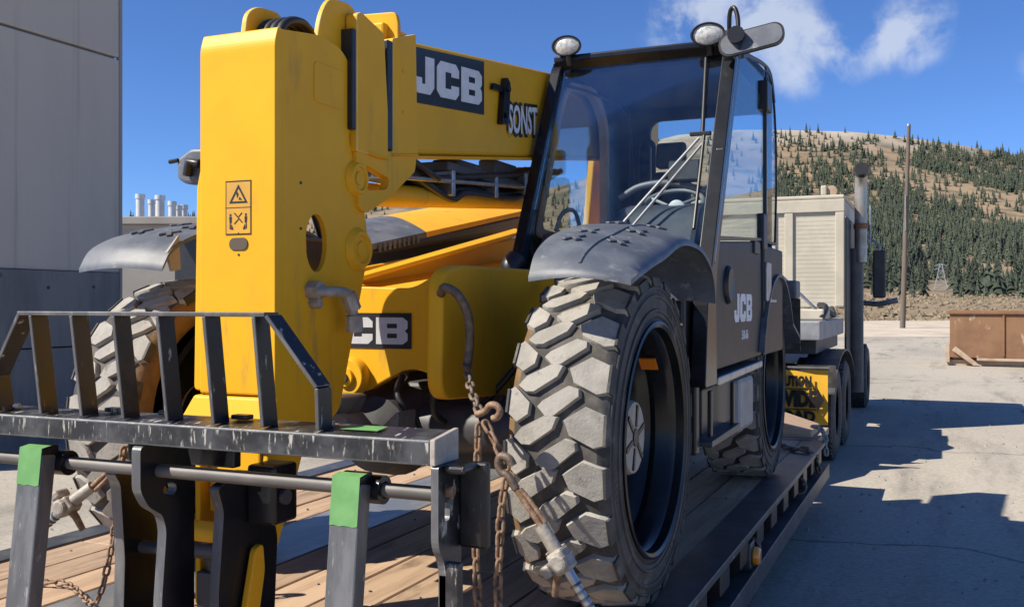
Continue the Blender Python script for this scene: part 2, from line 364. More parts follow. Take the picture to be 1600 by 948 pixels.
def text_obj(body, size, parent, name, mat_, mtx, extrude=.001, offset=0, xs=1, shear=0, width=None):
    cu = bpy.data.curves.new(name, 'FONT'); cu.body = body; cu.size = size; cu.extrude = extrude; cu.offset = offset; cu.shear = shear
    cu.align_x = 'CENTER'; cu.align_y = 'CENTER'; cu.resolution_u = 3
    tmp = bpy.data.objects.new(name, cu); C.objects.link(tmp)
    dg = bpy.context.evaluated_depsgraph_get(); me = bpy.data.meshes.new_from_object(tmp.evaluated_get(dg))
    bpy.data.objects.remove(tmp)
    if width: xs_ = [v.co.x for v in me.vertices]; xs = width/(max(xs_)-min(xs_))
    me.transform(mtx @ Matrix.Diagonal((xs, 1, 1, 1))); me.transform(Matrix.Translation(-ORG[parent]))
    me.materials.clear(); me.materials.append(M[mat_])
    o = bpy.data.objects.new(name, me); C.objects.link(o); o.parent = parent; ORG[o] = ORG[parent]; return o
def frame(origin, u, v):       # matrix: local x->u, y->v, z->normal
    u = Vector(u).normalized(); v = Vector(v).normalized(); w = u.cross(v).normalized()
    m = Matrix((u, v, w)).transposed().to_4x4(); m.translation = Vector(origin); return m
JCB = {'J': [(.42, 1), (.75, 1), (.75, .2), (.6, 0), (.14, 0), (0, .16), (0, .42), (.3, .42), (.3, .26), (.42, .26)],
       'C': [(.15, 1), (.75, 1), (.88, .84), (.88, .62), (.57, .62), (.57, .73), (.33, .73), (.33, .27), (.57, .27), (.57, .38), (.88, .38), (.88, .16), (.75, 0), (.15, 0), (0, .18), (0, .82)],
       'B0': [(0, 0), (.32, 0), (.32, 1), (0, 1)],
       'B1': [(.32, 1), (.76, 1), (.9, .86), (.9, .6), (.82, .5), (.9, .4), (.9, .14), (.76, 0), (.32, 0), (.32, .23), (.6, .23), (.6, .4), (.32, .4), (.32, .6), (.6, .6), (.6, .77), (.32, .77)]}
def jcb_letters(parent, name, mat_, mtx, w, h, d=.003):   # three block letters filling w x h, lower left at the frame's origin
    b = MB(); tot = .75 + .1 + .88 + .1 + .9
    for keys, x0 in ((('J',), 0), (('C',), .85), (('B0', 'B1'), 1.83)):
        for k in keys:
            pts = [((x0+p[0])/tot*w, p[1]*h) for p in JCB[k]]
            A = [b.bm.verts.new(mtx @ Vector((p[0], p[1], d))) for p in pts]; B = [b.bm.verts.new(mtx @ Vector((p[0], p[1], 0))) for p in pts]
            b.f(A); n = len(pts)
            for i in range(n):
                if k[0] == 'B' and abs(JCB[k][i][0]-.32) < 1e-6 and abs(JCB[k][(i+1) % n][0]-.32) < 1e-6: continue
                b.f([A[i], A[(i+1) % n], B[(i+1) % n], B[i]])
    return b.build(name, mat_, parent)
def plate(parent, name, mat_, mtx, pts, d=.002, z0=0, **k):
    b = MB(); A = [b.bm.verts.new(mtx @ Vector((p[0], p[1], z0+d))) for p in pts]; B = [b.bm.verts.new(mtx @ Vector((p[0], p[1], z0))) for p in pts]
    b.f(A); b.f(B[::-1]); n = len(pts)
    for i in range(n): b.f([A[i], A[(i+1) % n], B[(i+1) % n], B[i]])
    return b.build(name, mat_, parent, **k)

GZ = -0.60        # level of the lot; the trailer deck is at z = 0
# ================================================================== SETTING
b = MB(); nx = 24
b.sheet([[(-1500+3000*i/nx, -1500+3000*j/nx, GZ) for i in range(nx+1)] for j in range(nx+1)])
b.build('ground', 'ground', kind='structure')
def polar(px, r):            # a point on the map: bearing given as the tangent off the view axis
    k = (px-800)/1550; d = (VW + RT*k); return CAM.x + d.x*r, CAM.y + d.y*r
RIDGE = [(-700, 330), (0, 345), (300, 340), (570, 322), (800, 306), (900, 285), (960, 255), (1010, 224), (1060, 211), (1150, 203), (1215, 203), (1330, 206), (1400, 213), (1500, 227), (1600, 244), (1750, 268), (2100, 300), (2600, 330)]
def ridge(px):
    for (a, ya), (c, yc) in zip(RIDGE, RIDGE[1:]):
        if a <= px <= c:
            t = (px-a)/(c-a); t = t*t*(3-2*t) if c-a < 60 else t; return ya + (yc-ya)*t
    return RIDGE[0][1] if px < RIDGE[0][0] else RIDGE[-1][1]
def hill_z(px, r):
    tan_r = (474-ridge(px))/1550
    x, y = polar(px, r)
    n1 = mnoise.noise(Vector((x*.006, y*.006, 0))); n2 = mnoise.noise(Vector((x*.025, y*.025, 3)))
    if r < 260:
        t = max(0, (r-88)/172); z = GZ-.3 + (t**1.3)*5.6 + (n2*.5*min(1, t*6) if r > 90 else 0); return z
    t = (r-260)/740
    if t <= 1:
        s = (t*.75 + .25*t*t); e = .0128 + (tan_r-.0128)*s
        return CAM.z + r*e + (n1*7*math.sin(math.pi*min(t, 1)) + n2*1.2*min(1, (1-t)*8))*min(1, t*4)
    return CAM.z + 1000*tan_r - (r-1000)*.12 - .3
rows = [88, 95, 102, 112, 125, 140, 160, 185, 215, 260] + [260+740*i/34 for i in range(1, 35)] + [1060, 1150, 1400]
b = MB(); cols = [-700+3300*i/150 for i in range(151)]
b.sheet([[(*polar(px, r), hill_z(px, r)) for px in cols] for r in rows])
b.build('hillside', 'hill', kind='structure', smooth=80)
b = MB(); cols = [-400+2600*i/60 for i in range(61)]
b.sheet([[(*polar(px, r), GZ + .01 + (.35*math.sin(math.pi*(r-52)/46)*(1 if 0 < j < 5 else 0)) + (.12*mnoise.noise(Vector((px*.02, r*.2, 0))) if 0 < j < 5 else 0)) for px in cols] for j, r in enumerate((52, 58, 66, 76, 88, 98))])
b.build('gravel_strip', 'gravel', kind='structure', smooth=80)

# ---- forest on the hillside
def tree_mesh(seed):
    rd = random.Random(seed); b = MB(); b.mi = 1; b.tube([(0, 0, 0), (0, 0, .3)], [.028, .02], 5); b.mi = 0
    n = 7; lean = rd.uniform(-.02, .02)
    for i in range(n):
        t = i/(n-1); z0 = .10 + .74*t; r = (.165*(1-t)**.8 + .026)*rd.uniform(.82, 1.15); h = .24*(1-.35*t)
        k = 9; ox_ = rd.uniform(-.02, .02); top = b.bm.verts.new((lean*z0+ox_, rd.uniform(-.015, .015), z0+h*rd.uniform(.85, 1.1))); ph = rd.random()*6
        rg = [b.bm.verts.new((math.cos(ph+6.283*j/k)*r*(rd.uniform(.8, 1.35) if j % 2 else rd.uniform(.4, .8)), math.sin(ph+6.283*j/k)*r*(rd.uniform(.8, 1.35) if j % 2 else rd.uniform(.4, .8)), z0 - (.05 if j % 2 else -.015)*rd.uniform(.6, 1.2))) for j in range(k)]
        for j in range(k): b.f([rg[j], rg[(j+1) % k], top])
        b.f(rg[::-1])
    return b
TM = []
for i in range(7):
    me = tree_mesh(i).mesh('pine_tree', recalc=False); me.materials.append(M['conifer']); me.materials.append(M['bark']); TM.append(me)
def tree_density(px, r):
    z = hill_z(px, r); py = 474 - (z-CAM.z)/r*1550; n = mnoise.noise(Vector((px*.012, py*.02, 5)))*.5 + mnoise.noise(Vector((px*.05, py*.07, 9)))*.4
    if r < 200: return 0.0
    if 1448 < px < 1490 and r < 330: return 0.0
    rp = ridge(px); dn = 1.0
    if px < 1215: dn = .55 + n
    edge = rp + 6 if px > 1345 else rp + 48 + (1215-px)*.05
    if px > 1200 and px < 1345: edge = rp + 46 - (px-1215)*.27
    if py < edge: dn = .10 if n < .15 else .3
    c = 266 + (px-1395)*.33                     # the bare slanting band
    if px > 1385 and abs(py-c) < 13 + (px-1385)*.06: dn = .10
    if 1215 < px < 1345 and abs(py-(rp+42)) < 9: dn = .12
    if px > 1490 and 424 < py < 452 + n*10: dn = .12
    if py > 450: dn = .22 if px > 1470 else .07
    if py > 468: dn = .06
    return max(0, dn*.62 + n*2.3 if dn > .3 else dn*(1+n))
rt = random.Random(3); trees = []
while len(trees) < 7500:
    px = rt.uniform(1195, 1640) if rt.random() < .78 else rt.uniform(540, 1215)
    r = 200 + 800*rt.random()**.8
    if rt.random() < tree_density(px, r):
        h = (3.5+8.0*rt.random()**1.5)*(1.0 if r > 420 else .9); trees.append((h/r, px, r, h))
trees.sort(reverse=True)
while len(trees) < 9300:          # the wood goes on to the left of the machine
    px = rt.uniform(-650, 560); r = 330 + 670*rt.random()**.8
    if rt.random() < tree_density(px, r): h = 3.5+8.0*rt.random()**1.5; trees.append((h/r, px, r, h))
for i, (q, px, r, h) in enumerate(trees[:300]):
    x, y = polar(px, r); o = bpy.data.objects.new('pine_tree', TM[i % 7]); C.objects.link(o)
    o.location = (x, y, hill_z(px, r)-.3); o.scale = (h*rt.uniform(.85, 1.2), h*rt.uniform(.85, 1.2), h); o.rotation_euler = (0, 0, rt.random()*6.28)
    tag(o, 'dark green pine growing with many others on the dry hillside', 'tree', 'pines on the hillside')
import numpy as np
arr = []
for me in TM:
    co = np.empty(len(me.vertices)*3, 'f'); me.vertices.foreach_get('co', co); arr.append((co.reshape(-1, 3), [tuple(p.vertices) for p in me.polygons if p.material_index == 0]))
V, F = [], []; base = 0
for i, (q, px, r, h) in enumerate(trees[300:]):
    co, fs = arr[i % 7]; x, y = polar(px, r); a = rt.random()*6.28; c_, s_ = math.cos(a), math.sin(a); w = h*rt.uniform(.85, 1.25)
    V.append(np.stack([x+(co[:, 0]*c_-co[:, 1]*s_)*w, y+(co[:, 0]*s_+co[:, 1]*c_)*w, hill_z(px, r)-.3+co[:, 2]*h], 1))
    F += [tuple(k+base for k in f_) for f_ in fs]; base += len(co)
me = bpy.data.meshes.new('distant_forest'); me.from_pydata(np.concatenate(V).tolist(), [], F); me.materials.append(M['conifer'])
o = bpy.data.objects.new('distant_forest', me); C.objects.link(o); tag(o, 'far pine wood covering the upper hillside', 'forest', None, 'stuff')
# low dry scrub on the bank
b = MB()
for i in range(1500):
    px = rt.uniform(1190, 1650) if rt.random() < .8 else rt.uniform(560, 1190); r = rt.uniform(96, 230); x, y = polar(px, r); z = hill_z(px, r)
    s_ = rt.uniform(.25, .75); top = b.bm.verts.new((x, y, z+s_*rt.uniform(.5, 1)))
    rg = [b.bm.verts.new((x+s_*rt.uniform(.5, 1.3)*math.cos(k*1.257), y+s_*rt.uniform(.5, 1.3)*math.sin(k*1.257), z-.1+rt.uniform(0, s_*.5))) for k in range(5)]
    for k in range(5): b.f([rg[k], rg[(k+1) % 5], top])
o = b.build('dry_scrub', 'scrub', kind='stuff'); tag(o, 'dry brown scrub on the bank behind the lot', 'scrub')

# ---- concrete building on the left
bt = thing('concrete_building', (-8, 5.5, GZ), 'windowless grey concrete building with a dark plinth at the left', 'building')
YA, YB = 2.72, 6.5
b = MB(); b.box(-22, -8, YA, YB, 4.49, 9.0); b.build('upper_wall', 'concrete', bt, bevel=.02)
b = MB(); b.box(-22, -8.0, YA, YB, 1.58, 4.46); b.build('lower_wall', 'concrete', bt, bevel=.015)
b = MB(); b.box(-21.9, -8.05, YA+.04, YB-.05, 4.40, 4.52); b.build('joint_recess', 'plinth', bt)
b = MB(); b.box(-21.97, -7.965, YA+.01, YB-.03, .62, 1.575); b.build('plinth', 'plinth', bt, bevel=.012)
b = MB(); b.box(-21.97, -7.965, YA+.012, YB-.032, GZ-.05, .605); b.build('plinth', 'plinth', bt, bevel=.012)
b = MB()
for yy, z_ in ((5.30, 1.36), (6.02, 1.38), (5.74, 1.02), (6.2, .40)): b.cyl((-7.99, yy, z_), (-7.958, yy, z_), .022, n=8)
b.build('tie_bolt', 'print', bt)
b = MB(); b.box(-8.06, -7.99, YB-.001, YB+.05, GZ, 9.02); b.build('corner_trim', 'palewall', bt, bevel=.01)

# ---- plant with pipes far left
bx, by = polar(250, 70); zr = CAM.z + (474-349)/1550*70
pl = thing('industrial_building', (bx, by, GZ), 'far pale flat roofed plant building behind the left mudguard', 'building')
rm = Matrix.Rotation(YAW, 3, 'Z')
b = MB(); b.obox((bx, by, (GZ+zr-.5)/2), (14, 10, zr-.5-GZ), rm); b.build('wall', 'palewall', pl)
b = MB(); b.obox((bx, by, zr-.22), (14.6, 10.6, .5), rm); b.build('roof', 'palewall', pl, bevel=.05)
for i, (px, py, w) in enumerate(((219, 306, 10), (237, 312, 8), (250, 303, 11), (269, 317, 9), (279, 321, 8), (288, 318, 8))):
    x, y = polar(px, 68 + (i % 3)); zt = CAM.z + (474-py)/1550*69; r_ = w/2/1550*69*1.25
    p = thing('vent_stack', (x, y, zr), ('tall', 'short', 'tallest', 'thin', 'thin', 'dull')[i] + ' silver roof flue, number %d from the left on the far plant roof' % (i+1), 'flue', 'flues on the far plant roof')
    p['label'] = ('leftmost silver flue on the far plant roof', 'silver flue just right of the leftmost one on the far roof', 'tallest silver flue on the far plant roof', 'silver flue just right of the tallest one on the far roof', 'thin silver flue second from right on the far roof', 'rightmost silver flue on the far roof beside the yellow boom')[i]
    b = MB(); b.cyl((x, y, zr), (x, y, zt-.3), r_, n=14); b.build('pipe', 'flue', p, smooth=40)
    b = MB(); b.cyl((x, y, zt-.3), (x, y, zt), r_*1.18, n=14); b.build('collar', 'flue', p, smooth=40)

# ---- utility pole, pylon, rusty bin
x, y = polar(1410, 61); zt = CAM.z + (474-197)/1550*61
po = thing('utility_pole', (x, y, GZ), 'tall bare wooden utility pole standing at the edge of the lot', 'pole')
xt, yt = polar(1420, 61)
b = MB(); b.tube([(x, y, GZ-.1), ((x+xt)/2, (y+yt)/2, (GZ+zt)/2), (xt, yt, zt)], [.17, .145, .11], 12); b.build('shaft', 'polewood', po, smooth=50)
b = MB(); b.cyl((xt, yt, zt-.002), (xt, yt, zt+.12), .125, .10, 12); b.build('cap', 'steel', po)
b = MB(); b.obox(((x+xt)/2, (y+yt)/2-.17, (GZ+zt)/2+1), (.06, .03, 2.2)); b.build('conduit', 'steel', po)

px_, py_, rr = 1470, 478, 255
x, y = polar(px_, rr); zb = hill_z(px_, rr); zt = CAM.z + (474-412)/1550*rr; H = zt-zb
py = thing('lattice_pylon', (x, y, zb), 'small grey lattice power pylon at the foot of the hill', 'pylon')
def leg_r(t): return 1.35*(1-t)**1.2 + .3
b = MB(); legs = []
for sx in (-1, 1):
    for sy in (-1, 1):
        legs.append([(x+sx*leg_r(t), y+sy*leg_r(t), zb+H*t) for t in (0, .25, .5, .75, 1)])
for i, lg in enumerate(legs):
    q = MB(); q.tube(lg, .11, 4); q.build('leg', 'pylon', py)
q = MB()
for a, c in ((0, 1), (1, 3), (3, 2), (2, 0)):
    for k in range(4): q.tube([legs[a][k], legs[c][k+1]], .055, 3); q.tube([legs[c][k], legs[a][k+1]], .055, 3); q.tube([legs[a][k], legs[c][k]], .055, 3)
q.build('bracing', 'pylon', py)
for t in (.78, .92):
    q = MB(); q.tube([(x-RT.x*1.6, y-RT.y*1.6, zb+H*t), (x, y, zb+H*t+.5), (x+RT.x*1.6, y+RT.y*1.6, zb+H*t)], .16, 4); q.build('crossarm', 'pylon', py)

D = (CAM.z-GZ)*1550/(571-474); ox, oy = polar(1484, D)
u = (RT*.885 - VW*.465).normalized(); w = Vector((-u.y, u.x, 0)); du = thing('dumpster', (ox, oy, GZ), 'rusty brown roll off bin standing on the far edge of the lot', 'bin')
def dl(a, d, z): return Vector((ox, oy, GZ)) + u*a + w*d + Vector((0, 0, z))
def dbox(a0, a1, d0, d1, z0, z1, B): return B.hexa([dl(a0, d0, z0), dl(a1, d0, z0), dl(a1, d1, z0), dl(a0, d1, z0), dl(a0, d0, z1), dl(a1, d0, z1), dl(a1, d1, z1), dl(a0, d1, z1)])
b = MB(); dbox(0, 6.2, 0, .05, .24, 1.46, b); dbox(0, 6.2, 2.3, 2.35, .24, 1.46, b); dbox(0, .05, .052, 2.298, .24, 1.46, b); dbox(6.15, 6.2, .052, 2.298, .24, 1.46, b); dbox(.06, 6.14, .06, 2.29, .2, .26, b)
b.build('body', 'dumprust', du, bevel=.01)
b = MB(); dbox(-.05, 6.25, -.07, .05, 1.461, 1.57, b); dbox(-.05, 6.25, 2.3, 2.42, 1.461, 1.57, b); dbox(-.05, .05, .051, 2.299, 1.462, 1.57, b); b.build('top_rail', 'dumprust', du, bevel=.02)
for a in (1.35, 2.75, 4.15, 5.5): b = MB(); dbox(a, a+.05, -.045, -.001, .3, 1.46, b); b.build('stiffener', 'dumprust', du, bevel=.01)
b = MB(); b.hexa([dl(.06, -.10, .44), dl(.62, -.10, .02), dl(.80, -.10, .02), dl(.16, -.10, .56), dl(.06, -.02, .44), dl(.62, -.02, .02), dl(.80, -.02, .02), dl(.16, -.02, .56)]); b.build('skid_brace', 'dumpedge', du, bevel=.01)
b = MB(); dbox(-.08, 6.2, .15, .32, .0, .17, b); dbox(-.08, 6.2, 1.9, 2.1, .0, .17, b); dbox(-.12, .0, -.01, 2.3, .1, .62, b); b.build('skid', 'dumpedge', du, bevel=.01)
b = MB(); dbox(.7, 6.2, -.06, .12, .16, .235, b); b.build('lower_rail', 'dumpedge', du, bevel=.01)

b = MB()
for i in range(420):
    r_ = 6 + 60*rt.random()**1.6; px = rt.uniform(1250, 1640) if rt.random() < .75 else rt.uniform(-60, 250); x, y = polar(px, r_); s_ = rt.uniform(.006, .022)*(1+r_*.03)
    top = b.bm.verts.new((x, y, GZ+s_*.9)); rg = [b.bm.verts.new((x+s_*rt.uniform(.6, 1.3)*math.cos(k*1.257), y+s_*rt.uniform(.6, 1.3)*math.sin(k*1.257), GZ-.002)) for k in range(5)]
    for k in range(5): b.f([rg[k], rg[(k+1) % 5], top])
o = b.build('loose_stones', 'stone', kind='stuff'); tag(o, 'small loose stones and litter scattered over the concrete lot', 'stones')
# ================================================================== TRAILER
tl = thing('lowboy_trailer', (-.2, 1, GZ), 'low flatbed trailer with oak planks carrying the yellow telehandler', 'trailer')
YR, YF = -4.3, 4.95
xsR = [-.50, -.27, -.02, .21, .45, .69, .93, 1.14]; xsL = [-1.66, -1.42, -1.19, -.96]
for xs in (xsL, xsR):
    for a, c in zip(xs, xs[1:]):
        cut = random.uniform(-1.5, 2.8); ys = [YR, cut, YF] if random.random() < .6 else [YR, cut-1.2, cut+1.7, YF]
        for ya, yb in zip(ys, ys[1:]):
            z = random.uniform(-.006, .0); b = MB(); g_ = random.uniform(.004, .007)
            b.hexa([(a+g_, ya+.003, -.05), (c-g_, ya+.003, -.05), (c-g_, yb-.003, -.05), (a+g_, yb-.003, -.05), (a+g_, ya+.003, z), (c-g_, ya+.003, z+random.uniform(-.003, .003)), (c-g_, yb-.003, z), (a+g_, yb-.003, z)])
            b.build('deck_plank', 'wood', tl, bevel=.005, seg=1)
b = MB()
for xs in (xsL, xsR):
    for a, c in zip(xs, xs[1:]):
        for yb in np.arange(YR+.3, YF, 1.24):
            for xx in (a+.115,): b.cyl((xx, yb+random.uniform(-.01, .01), -.012), (xx, yb, -.001+.002), .007, n=6)
o = b.build('deck_bolts', 'trucksteel', tl, kind='stuff')
b = MB(); b.box(-1.70, 1.18, YR, YF, -.10, -.052); b.build('deck_underframe', 'trucksteel', tl)
b = MB(); b.box(-.952, -.508, YR, YF, -.05, -.003); b.build('centre_plate', 'decksteel', tl, bevel=.004)
for s_, x0, x1 in ((1, 1.145, 1.335), (-1, -1.835, -1.668)):
    b = MB(); b.box(x0, x1, YR, 5.02, -.03, .006); b.build('side_rail', 'railsteel', tl, bevel=.004)
b = MB(); b.box(1.10, 1.125, YR, 5.0, -.30, -.032); b.box(-1.64, -1.61, YR, 5.0, -.30, -.032); b.build('rail_web', 'trucksteel', tl)
b = MB(); b.hexa([(1.10, YR, -.205), (1.35, YR, -.225), (1.35, 5.0, -.225), (1.10, 5.0, -.205), (1.10, YR, -.19), (1.35, YR, -.20), (1.35, 5.0, -.20), (1.10, 5.0, -.19)]); b.box(1.352, 1.362, YR, 5.0, -.30, -.185)
b.build('lower_flange', 'railsteel', tl, bevel=.003)
st = MB(); st.prism([(1.127, -.031), (1.325, -.031), (1.325, -.14), (1.27, -.186), (1.127, -.186)], 'y', -.10, .10); sme = None
for k in range(18):
    yy = -3.6 + .485*k
    if sme is None:
        o = st.build('stake_pocket', 'print', tl, bevel=.006); sme = o; o.location.y = yy
    else:
        o = sme.copy(); C.objects.link(o); o.location.y = yy
    b = None
rg = MB(); rg.tube([(1.31+.045*math.cos(a), 0.24, -.12+.055*math.sin(a)) for a in [6.283*i/14 for i in range(14)]], .011, 7, closed=True); rme = None
for k in range(4):
    yy = -2.6 + 1.94*k
    if rme is None: rme = rg.build('lashing_ring', 'chaindark', tl, smooth=60); rme.location.y = yy
    else: o = rme.copy(); C.objects.link(o); o.location.y = yy
b = MB(); b.box(1.25, 1.335, 1.36, 1.48, -.20, -.06); b.build('lamp_bracket', 'railsteel', tl, bevel=.006)
b = MB(); b.cyl((1.335, 1.42, -.13), (1.375, 1.42, -.13), .05, .042, 16); b.build('marker_lamp', 'amber', tl, bevel=.012, smooth=50)
b = MB(); b.cyl((1.30, 1.42, -.13), (1.337, 1.42, -.13), .057, n=16); b.build('lamp_housing', 'print', tl, bevel=.004)
# gooseneck
b = MB(); b.prism([(4.96, -.03), (5.5, -.03), (6.2, .55), (7.6, .80), (7.6, .62), (6.4, .38), (5.6, -.28), (4.96, -.28)], 'x', -1.0, .62); b.build('gooseneck', 'trucksteel', tl, bevel=.01)
b = MB(); b.box(-1.2, 1.03, 7.45, 10.3, .76, .97); b.build('upper_deck', 'deckgrey', tl, bevel=.015)
b = MB(); b.box(-.9, .96, 7.7, 10.2, .60, .755); b.build('upper_deck_frame', 'trucksteel', tl, bevel=.01)
b = MB(); b.box(.2, 1.0, 8.1, 8.8, .972, 1.10); b.box(.55, .95, 9.0, 9.8, .972, 1.06); b.build('toolbox', 'cream', tl, bevel=.02)
b = MB(); b.tube(catmull([(.98, 8.1, 1.0), (1.0, 8.3, 1.12), (.9, 8.6, 1.14), (1.02, 9.0, 1.02), (.95, 9.5, 1.10)], 6), .035, 7); b.build('air_hose', 'hose', tl, smooth=60)
b = MB(); b.tube([(.52, 8.0, 1.50), (.98, 8.15, 1.02)], .02, 8); b.build('stay_bar', 'steel', tl, smooth=60)
b = MB(); b.prism([(.66, 0.012), (1.215, .012), (1.20, .06), (.66, .225)], 'y', 5.06, 5.75); b.build('ramp_block', 'woodend', tl, bevel=.008)
b = MB(); b.box(-.9, 1.27, 5.025, 5.9, -.05, .01); b.build('ramp_plate', 'dumpedge', tl, bevel=.006)

# wide load banner
bn = thing('wide_load_banner', (.4, 7.0, -.11), 'yellow caution wide banner hanging under the gooseneck behind the trailer deck', 'banner')
g_ = [[(-.75 + 1.9*i/16, 7.0 + .02*math.sin(i*.9), -.11 + .58*j/8 + .01*math.sin(i*1.3)) for i in range(17)] for j in range(9)]
b = MB(); b.shell(g_, (0, .004, 0)); b.build('cloth', 'banner', bn, smooth=60)
for tx_, z_, sz, xs, xc in (('CAUTION', .345, .14, .40, .795), ('WIDE', .16, .22, .42, .845), ('LOAD', -.02, .15, .42, .82)):
    text_obj(tx_, sz, bn, 'lettering', 'print', frame((xc, 6.972, z_), (1, 0, 0), (0, 0, 1)), .002, .010*sz/.155, 1, 0, xs)
b = MB()
for z_ in (.265, .052): b.box(.50, 1.04, 6.970, 6.974, z_, z_+.012)
b.build('print_rule', 'print', bn)
b = MB(); b.prism([(1.05, .29), (1.12, .16), (1.05, .03)], 'y', 6.970, 6.974); b.build('arrow_mark', 'print', bn)
b = MB(); b.cyl((-.78, 6.99, .49), (1.17, 6.99, .49), .018, n=8); b.build('hanging_rod', 'trucksteel', bn)

# ================================================================== TRUCK
tk = thing('semi_truck', (.1, 10, GZ), 'cream sleeper truck coupled to the far end of the trailer', 'truck')
def truck_wheel():
    b = MB(); b.lathe([(.27, -.02), (.30, 0), (.46, 0), (.515, .03), (.525, .08), (.525, .22), (.515, .27), (.46, .30), (.30, .30), (.27, .28)], 40, closed=False)
    for k in range(44):
        a = 2*math.pi*k/44
        for s_ in (0, 1):
            rot = Matrix.Rotation(-a, 3, 'X'); b.obox(rot @ Vector((.085+.13*s_, 0, .528)), (.10, .045, .025), rot @ Matrix.Rotation(R(20 if s_ else -20), 3, 'Z'))
    t_ = b
    c = MB(); c.lathe([(.0, .12), (.10, .12), (.12, .08), (.2, .08), (.26, .16), (.285, .24), (.275, .0), (.0, .0)], 30)
    return t_, c
wt = None
for xx, yy in ((.86, 8.05), (.54, 8.05), (.86, 9.35), (.54, 9.35), (-1.02, 8.05), (-.70, 8.05), (-1.02, 9.35), (-.70, 9.35), (.80, 14.2), (-.9, 14.2)):
    o = thing('wheel', (xx, yy, GZ+.535), None, None, None, tk)
    if wt is None:
        t_, c_ = truck_wheel(); off = ORG[o]; ORG[o] = Vector((0, 0, 0)); wt = (t_.build('tyre', 'rubber', o, smooth=40), c_.build('rim', 'steel', o, smooth=40)); ORG[o] = off
    else:
        for q in wt: c = q.copy(); C.objects.link(c); c.parent = o
b = MB(); b.box(-.35, .55, 7.4, 15, -.05, .30); b.build('chassis_frame', 'trucksteel', tk, bevel=.01)
b = MB(); b.shell([[(.80, 7.35+.01*i, .50-.25*i/4) for i in range(5)], [(1.2, 7.35+.01*i, .50-.25*i/4) for i in range(5)]], (0, .02, 0)); b.build('mudflap', 'rubber', tk)
b = MB(); b.shell([[(x_, 8.7 + 1.45*math.cos(a), .0 + .62*math.sin(a)) for a in [R(20+140*i/14) for i in range(15)]] for x_ in (.82, 1.19)], (0, 0, -.02)); b.build('mudguard', 'trucksteel', tk)
# sleeper back: framed panels with ribbed siding
YS = 10.55; ZT, ZBt = 2.60, 1.12
b = MB(); b.box(-1.15, 1.02, YS+.04, YS+3.1, ZBt, ZT); b.build('sleeper', 'cream', tk, bevel=.04)
b = MB()
for x0, x1 in ((-1.15, -1.05), (.0, .10), (.22, .34), (.90, 1.02)): b.box(x0, x1, YS-.03, YS+.038, ZBt, ZT-.18)
b.box(-1.152, 1.022, YS-.035, YS+.037, ZT-.178, ZT-.002); b.build('panel_frame', 'cream', tk, bevel=.012)
for x0, x1 in ((-1.048, -.002), (.102, .218), (.342, .898)):
    n = 22
    for k in range(n):
        z0 = ZBt + (ZT-.18-ZBt)*k/n; z1 = ZBt + (ZT-.18-ZBt)*(k+1)/n
        b = MB(); b.hexa([(x0, YS+.0065, z0+.001), (x1, YS+.0065, z0+.001), (x1, YS+.039, z0+.004), (x0, YS+.039, z0+.004), (x0, YS+.0085, z1-.001), (x1, YS+.0085, z1-.001), (x1, YS+.039, z1-.004), (x0, YS+.039, z1-.004)]); b.build('siding_slat', 'cream', tk)
b = MB(); b.box(-1.15, 1.02, YS-.02, YS+3.0, ZT+.002, ZT+.06); b.box(.70, .78, YS+.05, YS+.15, ZT+.06, ZT+.20); b.build('roof', 'cream', tk, bevel=.02)
b = MB(); b.cyl((.84, YS+.1, ZT+.12), (.84, YS+.3, ZT+.12), .08, n=14); b.cyl((-.03, YS+.1, ZT+.06), (-.03, YS+.1, ZT+.17), .05, n=10); b.build('roof_lamp', 'dumpedge', tk, bevel=.01)
b = MB(); b.box(1.025, 1.06, YS-.1, YS+2.9, -.1, 2.35); b.build('side_skirt', 'print', tk, bevel=.02)
# exhaust stack and its shield
es = [(1.185, 11.2, -.05), (1.185, 11.2, 2.68), (1.19, 11.18, 2.86), (1.20, 11.1, 2.98), (1.21, 10.98, 3.04)]
b = MB(); b.tube([(1.185, 11.2, 1.75)] + catmull(es[1:], 5), .085, 18, cap=False); b.build('exhaust_stack', 'chrome', tk, smooth=50)
b = MB(); e0 = Vector(es[-2]); e1 = Vector(es[-1]); d_ = (e1-e0).normalized(); b.tube([e1-d_*.06, e1+d_*.03], .10, 18); b.build('exhaust_tip', 'print', tk, smooth=50)
b = MB(); b.tube([(1.10, 11.25, -.1), (1.10, 11.25, 1.95)], .12, 16); b.build('heat_shield', 'trucksteel', tk, smooth=50)
b = MB(); b.lathe([(.087, 2.22), (.10, 2.23), (.10, 2.29), (.087, 2.30)], 18, (1.187, 11.2, 0), 'z'); b.build('stack_clamp', 'dumprust', tk, smooth=50)
# wing mirror
mx, my = polar(1374, 16.0)
b = MB(); b.box(mx-.10, mx+.10, my-.03, my+.05, 1.25, 2.02); b.build('mirror', 'trucksteel', tk, bevel=.03)
b = MB(); b.tube([(mx-.18, my+.1, 2.25), (mx, my, 2.1), (mx, my, 1.95)], .02, 8); b.tube([(mx-.6, my+.3, 1.2), (mx, my, 1.15), (mx+.28, my-.02, 1.22)], .045, 8); b.cyl((mx-.14, my, 2.05), (mx-.14, my, 2.75), .012, n=6); b.build('mirror_arm', 'steel', tk, smooth=50)
